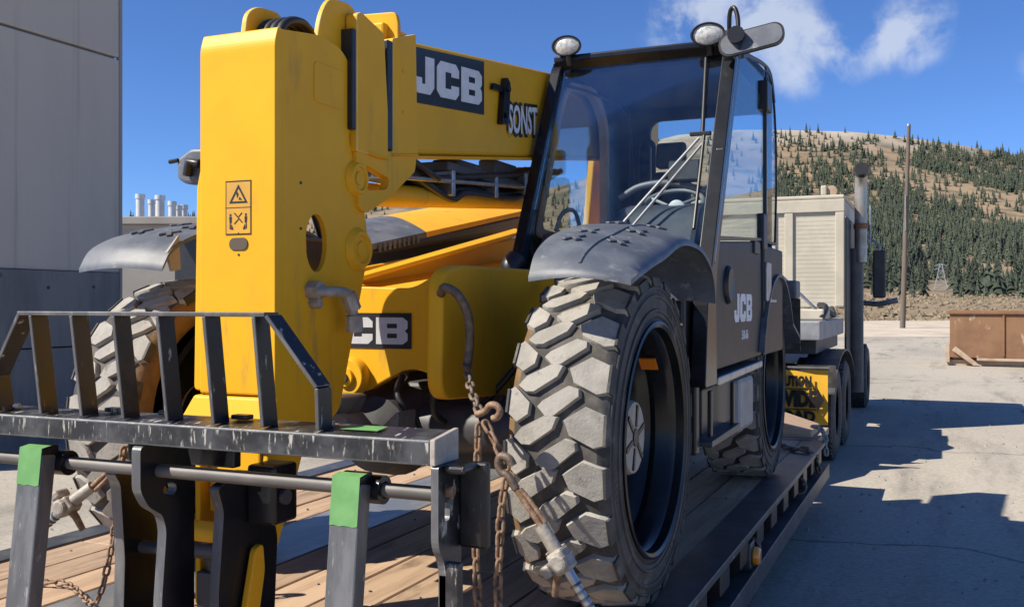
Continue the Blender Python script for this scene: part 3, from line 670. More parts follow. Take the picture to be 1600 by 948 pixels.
#@@PART2@@
from mathutils.geometry import tessellate_polygon
def holed(b, outer, holes, axis, a, c):
    def P(p, t): return {'x': (t, p[0], p[1]), 'y': (p[0], t, p[1]), 'z': (p[0], p[1], t)}[axis]
    loops = [outer] + holes; flat = [p for l in loops for p in l]
    tris = tessellate_polygon([[Vector((p[0], p[1], 0)) for p in l] for l in loops])
    A = [b.bm.verts.new(P(p, a)) for p in flat]; B = [b.bm.verts.new(P(p, c)) for p in flat]
    for t in tris: b.f([A[i] for i in t]); b.f([B[i] for i in t[::-1]])
    k = 0
    for l in loops:
        n = len(l)
        for i in range(n): b.f([A[k+i], A[k+(i+1) % n], B[k+(i+1) % n], B[k+i]])
        k += n
    return b
def oval(cy, cz, ry, rz, n=24): return [(cy+ry*math.cos(2*math.pi*i/n), cz+rz*math.sin(2*math.pi*i/n)) for i in range(n)]
# ================================================================== TELEHANDLER
th = thing('telehandler', (0, 1.5, 0), 'big yellow telehandler with a black cab chained onto the trailer', 'telehandler', None)

# ---- wheels: tyre with raised tread lugs, deep dished rim, hub
TR, TW = .64, .36
LUGS = [[(.09, -.15), (.17, .04), (.45, .33), (.54, .26), (.50, .04), (.27, -.28), (.18, -.28)],
        [(.32, -.19), (.37, -.07), (.62, .24), (.73, .18), (.74, .04), (.50, -.35), (.41, -.37)],
        [(.60, .17), (.80, .44), (1.0, .30), (1.0, -.27), (.90, -.33), (.66, -.11)],
        [(0, -.16), (0, .30), (.06, .37), (.25, .04), (.24, -.19), (.12, -.35)]]
PH = [.48, -.15, .44, 0]
def wheel_meshes():
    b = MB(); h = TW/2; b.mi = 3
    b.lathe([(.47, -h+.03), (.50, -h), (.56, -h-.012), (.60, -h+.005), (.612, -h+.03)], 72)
    b.mi = 2; b.lathe([(.612, -h+.03), (.616, -h+.06), (.618, 0), (.616, h-.06), (.612, h-.03)], 72)
    b.mi = 1
    b.lathe([(.612, h-.03), (.605, h-.008), (.59, h), (.588, h+.008), (.580, h+.009), (.577, h+.004), (.560, h+.006), (.557, h+.011), (.548, h+.011), (.545, h+.006), (.505, h+.008), (.502, h+.014), (.492, h+.014), (.489, h+.009), (.475, h+.010), (.47, h+.002), (.455, h+.010), (.44, h-.004), (.43, h-.02)], 72)
    rd = random.Random(5)
    for a0, n_ in ((.35, 13), (2.5, 9), (4.4, 11)):
        for k in range(n_):
            a = a0 + k*.045
            if rd.random() < .15: continue
            rot = Matrix.Rotation(-a, 3, 'X'); b.obox(rot @ Vector((h+.006, 0, .525)), (.006, .012, rd.choice((.022, .026, .026)), ), rot)
    NP = 22; pit = 2*math.pi/NP
    def at(u, v, r):
        a = v*pit; x = (u-.5)*TW*.995; r -= .020*abs(2*u-1)**3
        return Vector((x, -r*math.cos(a), r*math.sin(a)))
    for k in range(NP):
        for lg, ph in zip(LUGS, PH):
            n = len(lg); cu = sum(p[0] for p in lg)/n; cv = sum(p[1] for p in lg)/n
            base = [b.bm.verts.new(at(cu+(u-cu)*1.035, k-ph+cv+(v-cv)*1.05, .611)) for u, v in lg]
            mid = [b.bm.verts.new(at(cu+(u-cu)*1.01, k-ph+cv+(v-cv)*1.015, .631)) for u, v in lg]
            top = [b.bm.verts.new(at(cu+(u-cu)*.955, k-ph+cv+(v-cv)*.955, .640)) for u, v in lg]
            b.mi = 0; b.f(top); 
            for A, B in ((mid, top),):
                for i in range(n): b.f([A[i], A[(i+1) % n], B[(i+1) % n], B[i]])
            b.mi = 0
            for i in range(n):
                edge = lg[i][0] in (0, 1.0) and lg[(i+1) % n][0] == lg[i][0]
                b.mi = 1 if edge else 0
                b.f([base[i], base[(i+1) % n], mid[(i+1) % n], mid[i]])
            b.mi = 0
        # shoulder lugs carried down the sidewall
        b.mi = 1
        for sgn, ph, w0, w1 in ((1, .44, -.27, .30), (-1, 0, -.16, .30)):
            x0, x1 = sgn*h*.97, sgn*(h+.004)
            P = []
            for v in (w0, w1):
                for r, xx in ((.628, x0), (.626, x1), (.592, x1+sgn*.006), (.592, x0)):
                    a = (k-ph+v)*pit; P.append(Vector((xx, -r*math.cos(a), r*math.sin(a))))
            b.hexa(P)
    tyre = b
    r = MB()
    r.lathe([(.452, h+.006), (.455, h+.018), (.445, h+.022), (.432, h+.014), (.428, h-.02), (.415, h-.03), (.405, h-.05), (.40, h-.10), (.388, h-.13), (.36, h-.15), (.35, h-.17), (.34, h-.20), (.17, h-.205), (.165, h-.19), (.0, h-.19)], 72)
    r.lathe([(.40, -h+.02), (.45, -h), (.43, -h+.03), (.40, -h+.06), (.39, h-.10)], 72)
    for k in range(10):
        a = 2*math.pi*k/10; r.cyl((h-.206, .21*math.cos(a), .21*math.sin(a)), (h-.175, .21*math.cos(a), .21*math.sin(a)), .018, n=6)
    hb = MB(); hb.lathe([(.145, h-.20), (.145, h-.095), (.138, h-.078), (.0, h-.075)], 36)
    q = MB()
    for k in range(6):
        a = 2*math.pi*k/6+.3; q.obox((h-.074, .085*math.cos(a), .085*math.sin(a)), (.006, .018, .085), Matrix.Rotation(a-math.pi/2, 3, 'X'))
    q.lathe([(.035, h-.076), (.035, h-.070), (.0, h-.068)], 12)
    return tyre, r, hb, q
wt = None
for x, y, flip in ((1.02, 0, 0), (1.0, 3.08, 0), (-1.02, 0, 1), (-1.02, 3.08, 1)):
    w = thing('wheel', (x, y, .64), None, None, None, th)
    if flip: w.rotation_euler = (0, 0, math.pi)
    if wt is None:
        ORG[w] = Vector((0, 0, 0)); ty, ri, hu, bo = wheel_meshes()
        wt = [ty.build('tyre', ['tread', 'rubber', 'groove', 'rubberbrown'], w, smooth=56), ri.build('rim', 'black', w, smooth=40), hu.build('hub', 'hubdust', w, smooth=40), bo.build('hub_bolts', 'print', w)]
        b = MB(); b.obox((.075, .272, .272), (.085, .006, .065), Matrix.Rotation(R(45), 3, 'X')); rf_ = b.build('rim_sticker', 'orange', w); wt.append(rf_)
    else:
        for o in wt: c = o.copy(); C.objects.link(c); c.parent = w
    if y > 1: w.rotation_euler.x += .21
b = MB(); b.cyl((-.85, 3.08, .64), (.85, 3.08, .64), .105, n=20); b.build('axle', 'trucksteel', th, smooth=50)
b = MB(); b.cyl((-.85, 0, .64), (.85, 0, .64), .105, n=20); b.lathe([(.0, -.22), (.16, -.18), (.2, 0), (.16, .18), (0, .22)], 24, (.05, 0, .62), 'y'); b.build('axle', 'trucksteel', th, smooth=50)
b = MB()
b.prism(round_poly([(-.22, .60), (.0, .62), (.10, .80), (-.05, .80), (-.22, .77)], .03), 'y', -.48, -.30)
b.prism(round_poly([(.10, .60), (.32, .56), (.335, .76), (.29, .72), (.22, .655), (.15, .67), (.08, .74)], .02), 'y', -.47, -.33)
b.cyl((.085, -.50, .705), (.085, -.46, .705), .035, n=14); b.build('axle_casting', 'cast', th, bevel=.006, smooth=40)

# ---- chassis
b = MB(); b.box(-.55, .50, .30, 3.6, .42, .80); b.build('chassis_box', 'trucksteel', th, bevel=.02)
fp = round_poly([(-.42, .84), (-.02, .79), (.10, .80), (.30, .905), (.44, .865), (.455, 1.29), (.40, 1.27), (.316, 1.225), (.05, 1.235), (-.42, 1.22)], [.02, .02, .02, .06, .02, .04, .06, .08, .04, .04])
fp = [(p[0]-.07, p[1]) for p in fp]
b = MB(); b.prism(fp, 'y', -.20, -.14); b.build('front_plate', 'yellow', th, bevel=.008)
b = MB(); b.lathe([(.0, -.265), (.038, -.265), (.04, -.25), (.075, -.25), (.085, -.235), (.085, -.202)], 28, (-.04, 0, .857), 'y'); b.build('pin_boss', 'yellow', th, bevel=.003, smooth=40)
b = MB(); b.lathe([(.0, -.275), (.018, -.275), (.02, -.266)], 16, (-.04, 0, .857), 'y'); b.build('grease_point', 'trucksteel', th, smooth=40)
b = MB(); b.prism(round_poly([(-.45, .80), (.75, .74), (.75, 1.32), (-.25, 1.315), (-.43, 1.29)], [.10, .02, .02, .03, .10], 6), 'x', .44, .505); b.build('side_frame', 'yellow', th, bevel=.022, seg=3)
b = MB(); b.prism(round_poly([(-.45, .80), (.75, .74), (.75, 1.32), (-.43, 1.29)], .06), 'x', -.52, -.44); b.build('side_frame', 'yellow', th, bevel=.02)
b = MB(); b.prism([(.30, .80), (2.9, .80), (2.9, 1.60), (2.3, 1.60), (.30, 1.33)], 'x', -.36, -.33); b.build('inner_frame', 'yellow', th, bevel=.01)
for z0, d0, hh in ((1.255, .06, .02),):
    b = MB(); b.hexa([(-.329, .0, z0-.03), (-.329+d0, .0, z0-.03), (-.329+d0, 2.2, z0+.355), (-.329, 2.2, z0+.355), (-.329, .0, z0), (-.329+d0, .0, z0-.012+hh*.3), (-.329+d0, 2.2, z0+.373+hh*.3), (-.329, 2.2, z0+.40)]); b.build('frame_rail', 'yellow', th, bevel=.008)
b = MB(); b.hexa([(-.33, -.13, 1.19), (.35, -.13, 1.20), (.16, 2.2, 1.26), (-.33, 2.2, 1.44), (-.33, -.13, 1.21), (.35, -.13, 1.22), (.16, 2.2, 1.28), (-.33, 2.2, 1.46)]); b.build('chassis_deck', 'yellow', th, bevel=.006)
b = MB(); b.prism([(.9, .80), (3.7, .80), (4.1, 1.2), (3.9, 2.3), (3.4, 2.3), (3.1, 1.15), (.9, 1.1)], 'x', .10, .155); b.prism([(2.2, .80), (3.7, .80), (4.1, 1.2), (3.9, 2.3), (3.4, 2.3), (3.1, 1.15)], 'x', -.23, -.18); b.build('boom_tower', 'yellow', th, bevel=.01)
b = MB(); b.box(-1.05, 1.0, 3.35, 3.85, .62, 1.22); b.build('counterweight', 'black', th, bevel=.05)
mtx = frame((-.245, -.202, .978), (1, 0, 0), (0, 0, 1))
pl_ = plate(th, 'logo_panel', 'print', mtx, [(0, 0), (.487, 0), (.487, .146), (0, .146)], .002)
jcb_letters(pl_, 'lettering', 'silver', mtx @ Matrix.Translation((.02, .018, .002)), .45, .110, .0015)
# lifting lug loop on the side frame
b = MB(); b.tube(catmull([(.50, -.44, 1.20), (.535, -.475, 1.222), (.585, -.47, 1.195), (.612, -.44, 1.12), (.612, -.425, 1.02), (.60, -.42, .93)], 6), .0175, 10); b.build('lashing_loop', 'chaindark', th, smooth=60)

for k, pts in enumerate(([(-.18, -.22, .84), (-.20, -.32, .72), (-.12, -.30, .60), (.0, -.10, .55)], [(.18, -.15, .88), (.22, -.28, .80), (.28, -.24, .68), (.20, -.05, .60)], [(.34, -.16, .92), (.38, -.26, .83), (.36, -.22, .72), (.30, .1, .62)], [(.62, .55, 1.25), (.66, .30, 1.15), (.62, .10, .95), (.45, .05, .74)], [(.66, .55, 1.18), (.70, .32, 1.05), (.66, .12, .90), (.5, .05, .70)])):
    b = MB(); b.tube(catmull(pts, 6), .014, 8); b.build('hydraulic_hose', 'hose', th, smooth=60)
    b = MB(); p_ = Vector(pts[0]); d_ = (Vector(pts[1])-p_).normalized(); b.cyl(p_-d_*.01, p_+d_*.035, .02, n=6); b.build('hose_fitting', 'steel', th)
b = MB(); b.box(.40, .436, -.30, -.22, 1.02, 1.10); b.build('junction_box', 'print', th, bevel=.006)
# ---- engine cover on the far side
b = MB(); b.hexa([(-1.12, .52, 1.0), (-.405, .52, 1.40), (-.405, 2.5, 1.67), (-1.12, 2.5, 1.0), (-1.12, .52, 1.3), (-.405, .52, 1.455), (-.405, 2.5, 1.765), (-1.12, 2.5, 1.6)]); b.build('engine_bay', 'print', th, bevel=.02)
def bon(y, t): return (-.40-.42*t, y + .1*t, 1.458 + .17*(y-.52) + (.10*math.sin(min(1, t*1.15)*1.5)) - .05*max(0, (.9-y))*t)
b = MB(); b.shell([[bon(.5+.62*i/6 + .12*(j/6), j/6) for j in range(7)] for i in range(7)], (0, .0, -.03)); b.build('bonnet_grille', 'fender', th, smooth=50)
b = MB(); b.shell([[bon(1.125+1.4*i/8 + .12*(j/6)*(1-i/8), j/6) for j in range(7)] for i in range(9)], (0, .0, -.03)); b.build('bonnet', 'yellow', th, smooth=50)
b = MB()
for k in range(9): b.box(-.398, -.392, .60+.05*k, .625+.05*k, 1.425+.0085*k, 1.465+.0085*k)
b.build('grille_fins', 'fender', th)
b = MB(); b.box(-1.0, -.405, .46, .517, 1.02, 1.40); b.build('radiator_panel', 'print', th, bevel=.01)

# ---- boom
b = MB(); b.prism([(-.06, 1.795), (-.06, 2.285), (4.1, 2.835), (4.1, 2.33)], 'x', -.145, .13); b.build('boom', 'yellow', th, bevel=.022, seg=3)
b = MB(); b.hexa([(.10, -.02, 1.782), (.148, -.02, 1.782), (.148, 3.3, 2.21), (.10, 3.3, 2.21), (.10, -.02, 1.796), (.148, -.02, 1.796), (.148, 3.3, 2.224), (.10, 3.3, 2.224)]); b.build('boom_flange', 'yellow', th, bevel=.004)
b = MB(); b.prism([(-.75, 1.86), (-.75, 2.09), (0, 2.19), (0, 1.95)], 'x', -.115, .10); b.build('inner_boom', 'yellow', th, bevel=.015)
nose = round_poly([(-.992, .75), (-.992, 2.04), (-.965, 2.094), (-.74, 2.13), (-.60, 2.115), (-.53, 2.06), (-.505, 1.86), (-.55, 1.80), (-.513, 1.71), (-.425, 1.50), (-.405, 1.365), (-.455, 1.22), (-.61, .77), (-.68, .73)], [.01, .012, .012, .05, .06, .05, .02, .03, .06, .1, .09, .1, .03, .03])
sl = oval(-.758, 1.38, .066, .105)
b = MB(); holed(b, nose, [sl], 'x', .143, .163); b.build('boom_nose', 'yellow', th, bevel=.009, seg=3, smooth=45)
b = MB(); holed(b, nose, [rrect(-.93, -.60, 1.05, 1.56, .06)], 'x', -.14, -.122); b.build('nose_side', 'yellow', th, bevel=.009, seg=3)
b = MB(); b.prism(round_poly([(-1.003, .85), (-1.003, 2.045), (-.985, 2.098), (-.965, 2.098), (-.965, .85)], [.01, .02, .012, .004, .004]), 'x', -.152, .1655); b.build('nose_front', 'yellow', th, bevel=.013, seg=4)
b = MB(); b.hexa([(-.225, -1.045, .735), (.150, -1.045, .735), (.150, -.965, .735), (-.225, -.965, .735), (-.180, -1.004, .845), (.160, -1.004, .845), (.160, -.965, .845), (-.180, -.965, .845)]); b.build('nose_foot', 'yellow', th, bevel=.01, seg=3)
b = MB()
for (ya, za), (yb, zb_) in zip([(-.985, 2.098), (-.74, 2.132), (-.60, 2.117), (-.53, 2.06), (-.507, 1.86)], [(-.74, 2.132), (-.60, 2.117), (-.53, 2.06), (-.507, 1.86), (-.555, 1.80)]):
    b.hexa([(-.1215, ya, za-.022), (.1425, ya, za-.022), (.1425, yb+.001, zb_-.022), (-.1215, yb+.001, zb_-.022), (-.1215, ya, za-.004), (.1425, ya, za-.004), (.1425, yb, zb_-.004), (-.1215, yb, zb_-.004)])
b.build('nose_top', 'yellow', th)
b = MB(); b.box(-.1215, .1425, -.62, -.60, .80, 1.20); b.box(-.1215, .1425, -.984, -.70, 1.60, 1.615); b.build('nose_web', 'print', th)
b = MB(); b.prism(round_poly([(-.138, 1.70), (-.17, 1.57), (-.183, .86), (-.12, .86), (-.12, 1.70)], .02), 'y', -1.0, -.72); b.build('nose_flare', 'yellow', th, bevel=.012, seg=3)
b = MB(); b.cyl((-.06, -.75, 1.50), (-.06, -.76, 1.24), .02, n=10); b.cyl((.05, -.72, 1.50), (.05, -.78, 1.22), .016, n=10); b.cyl((.0, -.70, 1.28), (.10, -.76, 1.30), .03, n=10); b.build('nose_pipework', 'steel', th, smooth=60)
for (cy, cz, r_) in ((-.485, 1.37, .085), (-.50, 1.64, .07)):
    b = MB(); b.lathe([(.0, .185), (r_*.35, .185), (r_*.38, .178), (r_*.6, .178), (r_*.65, .188), (r_*.8, .188), (r_, .164)], 28, (0, cy, cz), 'x'); b.build('pivot_pin', 'yellow', th, smooth=40)
b = MB(); b.tube(catmull([(.15, -.80, 1.21), (.22, -.80, 1.205), (.235, -.72, 1.205), (.24, -.66, 1.19), (.24, -.635, 1.12), (.24, -.63, 1.08)], 5), .019, 10)
b.cyl((.163, -.80, 1.21), (.21, -.80, 1.21), .034, n=6); b.cyl((.235, -.665, 1.20), (.245, -.64, 1.14), .03, n=6); b.cyl((.24, -.632, 1.12), (.24, -.625, 1.06), .032, n=8); b.cyl((.163, -.79, 1.165), (.2, -.79, 1.165), .02, n=8)
b.build('hydraulic_fitting', 'binder', th, smooth=40)
def vplate(name, pts, x0, x1, r=.02, m_='yellow', bev=.004): b = MB(); b.prism(round_poly(pts, r), 'x', x0, x1); return b.build(name, [m_, 'yellow_edge'], th, bevel=bev, wear=True)
vplate('hose_guide', [(-.93, 2.02), (-.90, 2.19), (-.84, 2.23), (-.70, 2.24), (-.66, 2.10)], -.05, -.03, .04)
vplate('hose_guide', [(-.73, 2.05), (-.69, 2.22), (-.635, 2.30), (-.50, 2.315), (-.44, 2.29), (-.44, 2.02)], .115, .135, .05)
b = MB()
for k in range(4): b.tube(catmull([(-.02+.03*k, -.88, 2.02), (-.02+.03*k, -.83, 2.15), (-.02+.03*k, -.72, 2.19), (-.02+.03*k, -.60, 2.15), (-.02+.03*k, -.4, 2.17)], 5), .017, 8)
b.build('boom_hose', 'hose', th, smooth=60)
b = MB(); b.cyl((-.03, -.78, 2.08), (.115, -.78, 2.08), .055, n=20); b.build('hose_roller', 'trucksteel', th, smooth=50)
vplate('boom_collar', [(-.53, 1.74), (-.53, 2.26), (-.50, 2.275), (-.33, 2.235), (-.30, 1.93), (-.30, 1.74)], .14, .19, .01)
vplate('boom_collar', [(-.255, 1.76), (-.255, 2.235), (-.06, 2.30), (-.045, 1.79)], .14, .185, .01)
b = MB(); b.box(-.16, .187, -.299, -.256, 1.78, 2.22); b.build('wear_pad', 'print', th, bevel=.004)  # black strips standing in for the shade in the collar gaps
b = MB(); b.box(-.16, .186, -.556, -.531, 1.82, 2.20); b.build('wear_pad', 'print', th, bevel=.004)
b = MB(); b.prism(round_poly([(-.165, 2.0), (-.165, 2.37), (.175, 2.355), (.187, 2.31), (.187, 2.0)], [.01, .04, .03, .02, .01]), 'y', -.215, -.19); b.build('collar_plate', 'yellow', th, bevel=.005)
b = MB(); b.box(-.165, .139, -.25, -.05, 2.24, 2.31); b.build('collar_top', 'yellow', th, bevel=.01)
b = MB()
for z_ in (1.95, 2.12): b.cyl((.185, -.17, z_), (.189, -.17, z_), .009, n=8)
b.build('collar_bolts', 'yellow', th)
b = MB(); holed(b, round_poly([(-.52, 1.76), (-.045, 1.79), (-.06, 1.72), (-.27, 1.59), (-.45, 1.51), (-.50, 1.53)], .02), [round_poly([(-.45, 1.70), (-.27, 1.665), (-.29, 1.62), (-.44, 1.60)], .02)], 'x', .14, .18); b.build('ram_bracket', 'yellow', th, bevel=.006)
b = MB(); b.cyl((.0, -.42, 1.60), (.0, 1.7, 1.77), .05, n=16); b.build('tilt_ram', 'yellow', th, smooth=50)
b = MB(); b.cyl((.0, -.50, 1.59), (.0, -.38, 1.60), .035, n=16); b.cyl((.09, -.1, 1.70), (.09, 1.6, 1.83), .011, n=8); b.build('ram_rod', 'steel', th, smooth=50)
for k in range(5):
    x_ = -.08 + .04*k; b = MB()
    b.tube(catmull([(x_, -.05+.03*k, 1.80), (x_+.02, .12+.04*k, 1.74), (x_, .38, 1.70+.012*k), (x_+.01, .8, 1.76+.012*k), (x_, 1.2, 1.86), (x_, 1.7, 1.96)], 6), .016, 8); b.build('hydraulic_hose', 'hose', th, smooth=60)
for q in ((-.08, .06, .58, .86, 1.78, 1.87), (-.05, .05, 1.05, 1.35, 1.84, 1.93), (-.10, -.02, .0, .35, 1.70, 1.79)): b = MB(); b.box(*q); b.build('valve_block', 'trucksteel', th, bevel=.01)
for k in range(6):
    x_ = -.11 + .035*k; zz = -.02*(k % 3); b = MB()
    b.tube(catmull([(x_, -.02, 1.77), (x_-.01, .25+.05*k, 1.71+zz), (x_+.015, .65, 1.745+zz), (x_, 1.05+.04*k, 1.78+zz), (x_+.01, 1.5, 1.86+zz), (x_, 2.0, 1.98)], 6), .019, 8); b.build('hydraulic_hose', 'hose', th, smooth=60)
b = MB(); b.box(-.12, .09, .42, 1.75, 1.79, 1.835); b.build('hose_tray', 'trucksteel', th, bevel=.006)
for y_, z_ in ((.45, 1.735), (.95, 1.775), (1.35, 1.83)): b = MB(); b.box(-.125, .10, y_, y_+.035, z_-.06, z_+.06); b.build('hose_clamp', 'steel', th, bevel=.004)
b = MB(); b.prism(rrect(-.775, -.585, 1.885, 2.03, .02), 'x', .1632, .1665); b.build('access_plate', 'yellow', th, bevel=.0015)
for pts in ([(.164, -.505, 1.79), (.19, -.44, 1.745), (.19, -.30, 1.742)], [(.186, -.255, 1.765), (.186, -.05, 1.792)], [(.131, -.04, 1.80), (.131, -.05, 2.05), (.131, -.06, 2.27)]): b = MB(); b.tube(catmull(pts, 8), .0055, 6); b.build('weld_bead', 'yellow', th, smooth=60)
# boom lettering
sl_ = Vector((0, 1, .132)).normalized(); mtx = frame((.131, .02, 2.032), sl_, (0, 0, 1))
pl_ = plate(th, 'logo_panel', 'print', mtx, [(0, 0), (.72, -.025), (.72, .24), (0, .24)], .002)
jcb_letters(pl_, 'lettering', 'white', mtx @ Matrix.Translation((-.01, .045, .002)) @ Matrix(((1, 0, 0, 0), (-.035, 1, 0, 0), (0, 0, 1, 0), (0, 0, 0, 1))), .70, .165, .0015)
mt2 = frame((.135, 1.225, 2.15), sl_, (0, -.0, 1))
a_ = text_obj('SONST', .21, th, 'dealer_lettering', 'print', mt2, .001, .022, .62)
mt3 = frame((.139, 1.225, 2.15), sl_, (0, 0, 1)); text_obj('SONST', .21, a_, 'lettering', 'white', mt3, .001, .004, .62)
b = MB(); b.prism(round_poly([(.89, 2.08), (.975, 2.09), (.995, 2.31), (.95, 2.335), (.92, 2.25)], .015), 'x', .131, .165); b.prism(round_poly([(.80, 2.24), (.93, 2.25), (.93, 2.28), (.81, 2.275)], .008), 'x', .135, .155); b.cyl((.165, .95, 2.27), (.18, .95, 2.27), .018, n=10); b.cyl((.165, .93, 2.13), (.18, .93, 2.13), .014, n=10); b.build('boom_latch', 'black', th, bevel=.005)
# warning sticker on the nose
mtx = frame((-.040, -1.0032, 1.398), (1, 0, 0), (0, 0, 1)); w_, h_ = .108, .186
def outline(b, pts, t, d0, d1, m4):     # closed stroke with mitre-free quads
    c = sum((Vector(p) for p in pts), Vector((0, 0)))/len(pts); inn = [tuple(Vector(p)+(c-Vector(p)).normalized()*t) for p in pts]
    for i in range(len(pts)):
        j = (i+1) % len(pts); q = [pts[i], pts[j], inn[j], inn[i]]
        b.f([b.bm.verts.new(m4 @ Vector((p[0], p[1], d1))) for p in q])
stk = plate(th, 'warning_sticker', 'yellow_worn', mtx, [(0, 0), (w_, 0), (w_, h_), (0, h_)], .0015)
b = MB(); outline(b, [(0.001, .001), (w_-.001, .001), (w_-.001, h_-.001), (.001, h_-.001)], .004, 0, .0025, mtx); outline(b, [(.016, .108), (.094, .108), (.055, .172)], .013, 0, .0025, mtx)
def qd(pts): b.f([b.bm.verts.new(mtx @ Vector((p[0], p[1], .0025))) for p in pts])
qd([(.0, .092), (w_, .092), (w_, .094), (0, .094)])
qd([(.050, .125), (.056, .138), (.050, .148), (.046, .140)]); qd([(.056, .120), (.070, .118), (.066, .124), (.060, .130)])
for s_ in (0, 1):
    fx = (lambda v: v) if not s_ else (lambda v: w_-v)
    qd([(fx(.018), .040), (fx(.026), .040), (fx(.027), .062), (fx(.016), .062)]); qd([(fx(.018), .064), (fx(.025), .064), (fx(.025), .072), (fx(.018), .072)])
    qd([(fx(.018), .020), (fx(.022), .020), (fx(.022), .039), (fx(.018), .039)]); qd([(fx(.024), .018), (fx(.034), .018), (fx(.032), .024), (fx(.025), .038)])
qd([(.036, .074), (.040, .076), (.074, .042), (.070, .040)]); qd([(.068, .076), (.072, .074), (.0575, .060), (.0545, .062)]); qd([(.0545, .055), (.057, .0525), (.040, .036), (.036, .038)])
b.build('print_marks', 'print', stk, recalc=False) if False else b.build('print_marks', 'print', stk)
b = MB(); b.prism(rrect(-.024, .054, 1.345, 1.388, .020), 'y', -1.007, -1.002); b.build('rubber_plug', 'bark', th, bevel=.002)
b = MB(); b.cyl((.015, -1.005, 1.402), (.015, -.999, 1.402), .004, n=8); b.cyl((.015, -1.005, 1.330), (.015, -.999, 1.330), .004, n=8)
for z_ in (1.585, 1.425): b.cyl((.163, -.855, z_), (.167, -.855, z_), .005, n=8)
b.build('rivets', 'print', th)
# lower nose arm and tilt linkage
b = MB(); b.prism(round_poly([(-1.03, .12), (-1.03, .60), (-1.0, .755), (-.70, .755), (-.78, .12)], .02), 'x', -.152, -.128); b.prism(round_poly([(-1.0, .30), (-.97, .70), (-.72, .745), (-.80, .56), (-.93, .30)], .03), 'x', .09, .115); b.box(-.127, .089, -.985, -.965, .44, .745); b.build('nose_arm', 'yellow', th, bevel=.006)
b = MB(); b.prism(round_poly([(-1.17, .05), (-1.09, .36), (-1.05, .37), (-1.04, .28), (-1.09, .05)], .02), 'x', .130, .155); b.build('coupler_plate', 'yellow', th, bevel=.005)
b = MB(); b.cyl((-.10, -1.10, .40), (.06, -1.10, .40), .035, n=16); b.build('crowd_ram', 'yellow', th, smooth=50)
b = MB(); b.cyl((-.06, -1.05, .38), (-.06, -.95, .12), .05, n=16); b.cyl((-.128, -1.08, .33), (.10, -1.08, .33), .028, n=14); b.box(-.12, .07, -1.06, -.99, .10, .25); b.build('tilt_cylinder', 'trucksteel', th, bevel=.006, smooth=50)

# ---- mudguards
FO = [(-.62, 1.24), (-.51, 1.27), (-.34, 1.31), (-.17, 1.345), (.02, 1.395), (.16, 1.412), (.30, 1.411), (.42, 1.40), (.54, 1.369), (.64, 1.32), (.70, 1.25), (.715, 1.18)]
FI = [(-.60, 1.256), (-.545, 1.335), (-.44, 1.39), (-.32, 1.425), (-.1, 1.465), (.1, 1.487), (.29, 1.49), (.45, 1.475), (.58, 1.435), (.66, 1.37), (.71, 1.29), (.72, 1.18)]
def mudguard(x_out, x_in, dy, dz, y0=0, sy=1, name='mudguard', ex=.62, FO=FO, FI=FI):
    g = []
    for o_, i_ in zip(FO, FI):
        row = []
        for k in range(9):
            t = k/8; e = t**ex; bow = .028*math.sin(math.pi*t)
            row.append((x_out+(x_in-x_out)*t, (o_[0]+(i_[0]-o_[0])*t)*sy - bow*.8*(1 if o_[0] < -.3 else 0)+dy+y0, o_[1]+(i_[1]-o_[1])*e+bow*.6+dz))
        g.append(row)
    # refine along the arc
    G = []
    for c in range(9):
        G.append(catmull([r[c] for r in g], 4))
    G = [[G[c][i] for c in range(9)] for i in range(len(G[0]))]
    b = MB(); b.shell(G, (0, .0, -.018)); o = b.build(name, 'fender', th, smooth=60)
    return o, G
fo, G = mudguard(1.29, .92, 0, 0)
def grips(parent, G, spots):
    for i0, c0 in spots:
        p = Vector(G[i0][c0]); du_ = (Vector(G[i0+1][c0])-p).normalized(); dv = (Vector(G[i0][c0+1])-p).normalized(); nrm = dv.cross(du_); nrm *= 1 if nrm.z > 0 else -1
        b = MB()
        for a in (35, -35):
            q = (du_*math.cos(R(a)) + dv*math.sin(R(a))).normalized(); rot = Matrix((q, nrm.cross(q), nrm)).transposed()
            b.obox(p+nrm*.004, (.10, .024, .011 if a > 0 else .0085), rot)
        b.build('grip_tread', 'fender', parent, bevel=.004)
GS = [(9, 6), (13, 6), (10, 3), (15, 3), (20, 6), (22, 3)]
grips(fo, G, GS)
b = MB(); b.tube([G[i][4] for i in range(2, 30)], .006, 6); b.build('rib', 'fender', fo, smooth=60)
fl, G = mudguard(-1.25, -.78, .095, .06, ex=1, FO=FI); grips(fl, G, GS[:6])
b = MB(); b.box(-1.26, -.74, .10, .13, .95, 1.50); b.build('mudguard_liner', 'print', th)
b = MB(); b.box(-.80, -.53, .14, .45, .55, 1.48); b.build('engine_guard', 'print', th, bevel=.02)
b = MB(); b.hexa([(-.80, -.47, 1.38), (-.785, -.47, 1.38), (-.785, -.44, 1.30), (-.80, -.44, 1.30), (-.80, -.40, 1.45), (-.785, -.40, 1.46), (-.785, -.39, 1.31), (-.80, -.39, 1.31)]); b.build('guard_stay', 'palewall', fl)
b = MB(); b.shell([[(x_, 3.08 + ry*.9*math.cos(a), .64 + .72*math.sin(a) + (0.0)) for a in [R(160-128*i/16) for i in range(17)]] + [(x_, 4.05, .92), (x_, 4.10, .82)] for ry, x_ in ((.80, .80), (.80, 1.02), (.80, 1.24))], (0, -.0, -.02)); b.build('rear_mudguard', 'fender', th, smooth=60)
b = MB(); b.box(1.02, 1.24, 3.86, 4.08, 1.20, 1.335); b.build('tail_lamp', 'fender', th, bevel=.015)
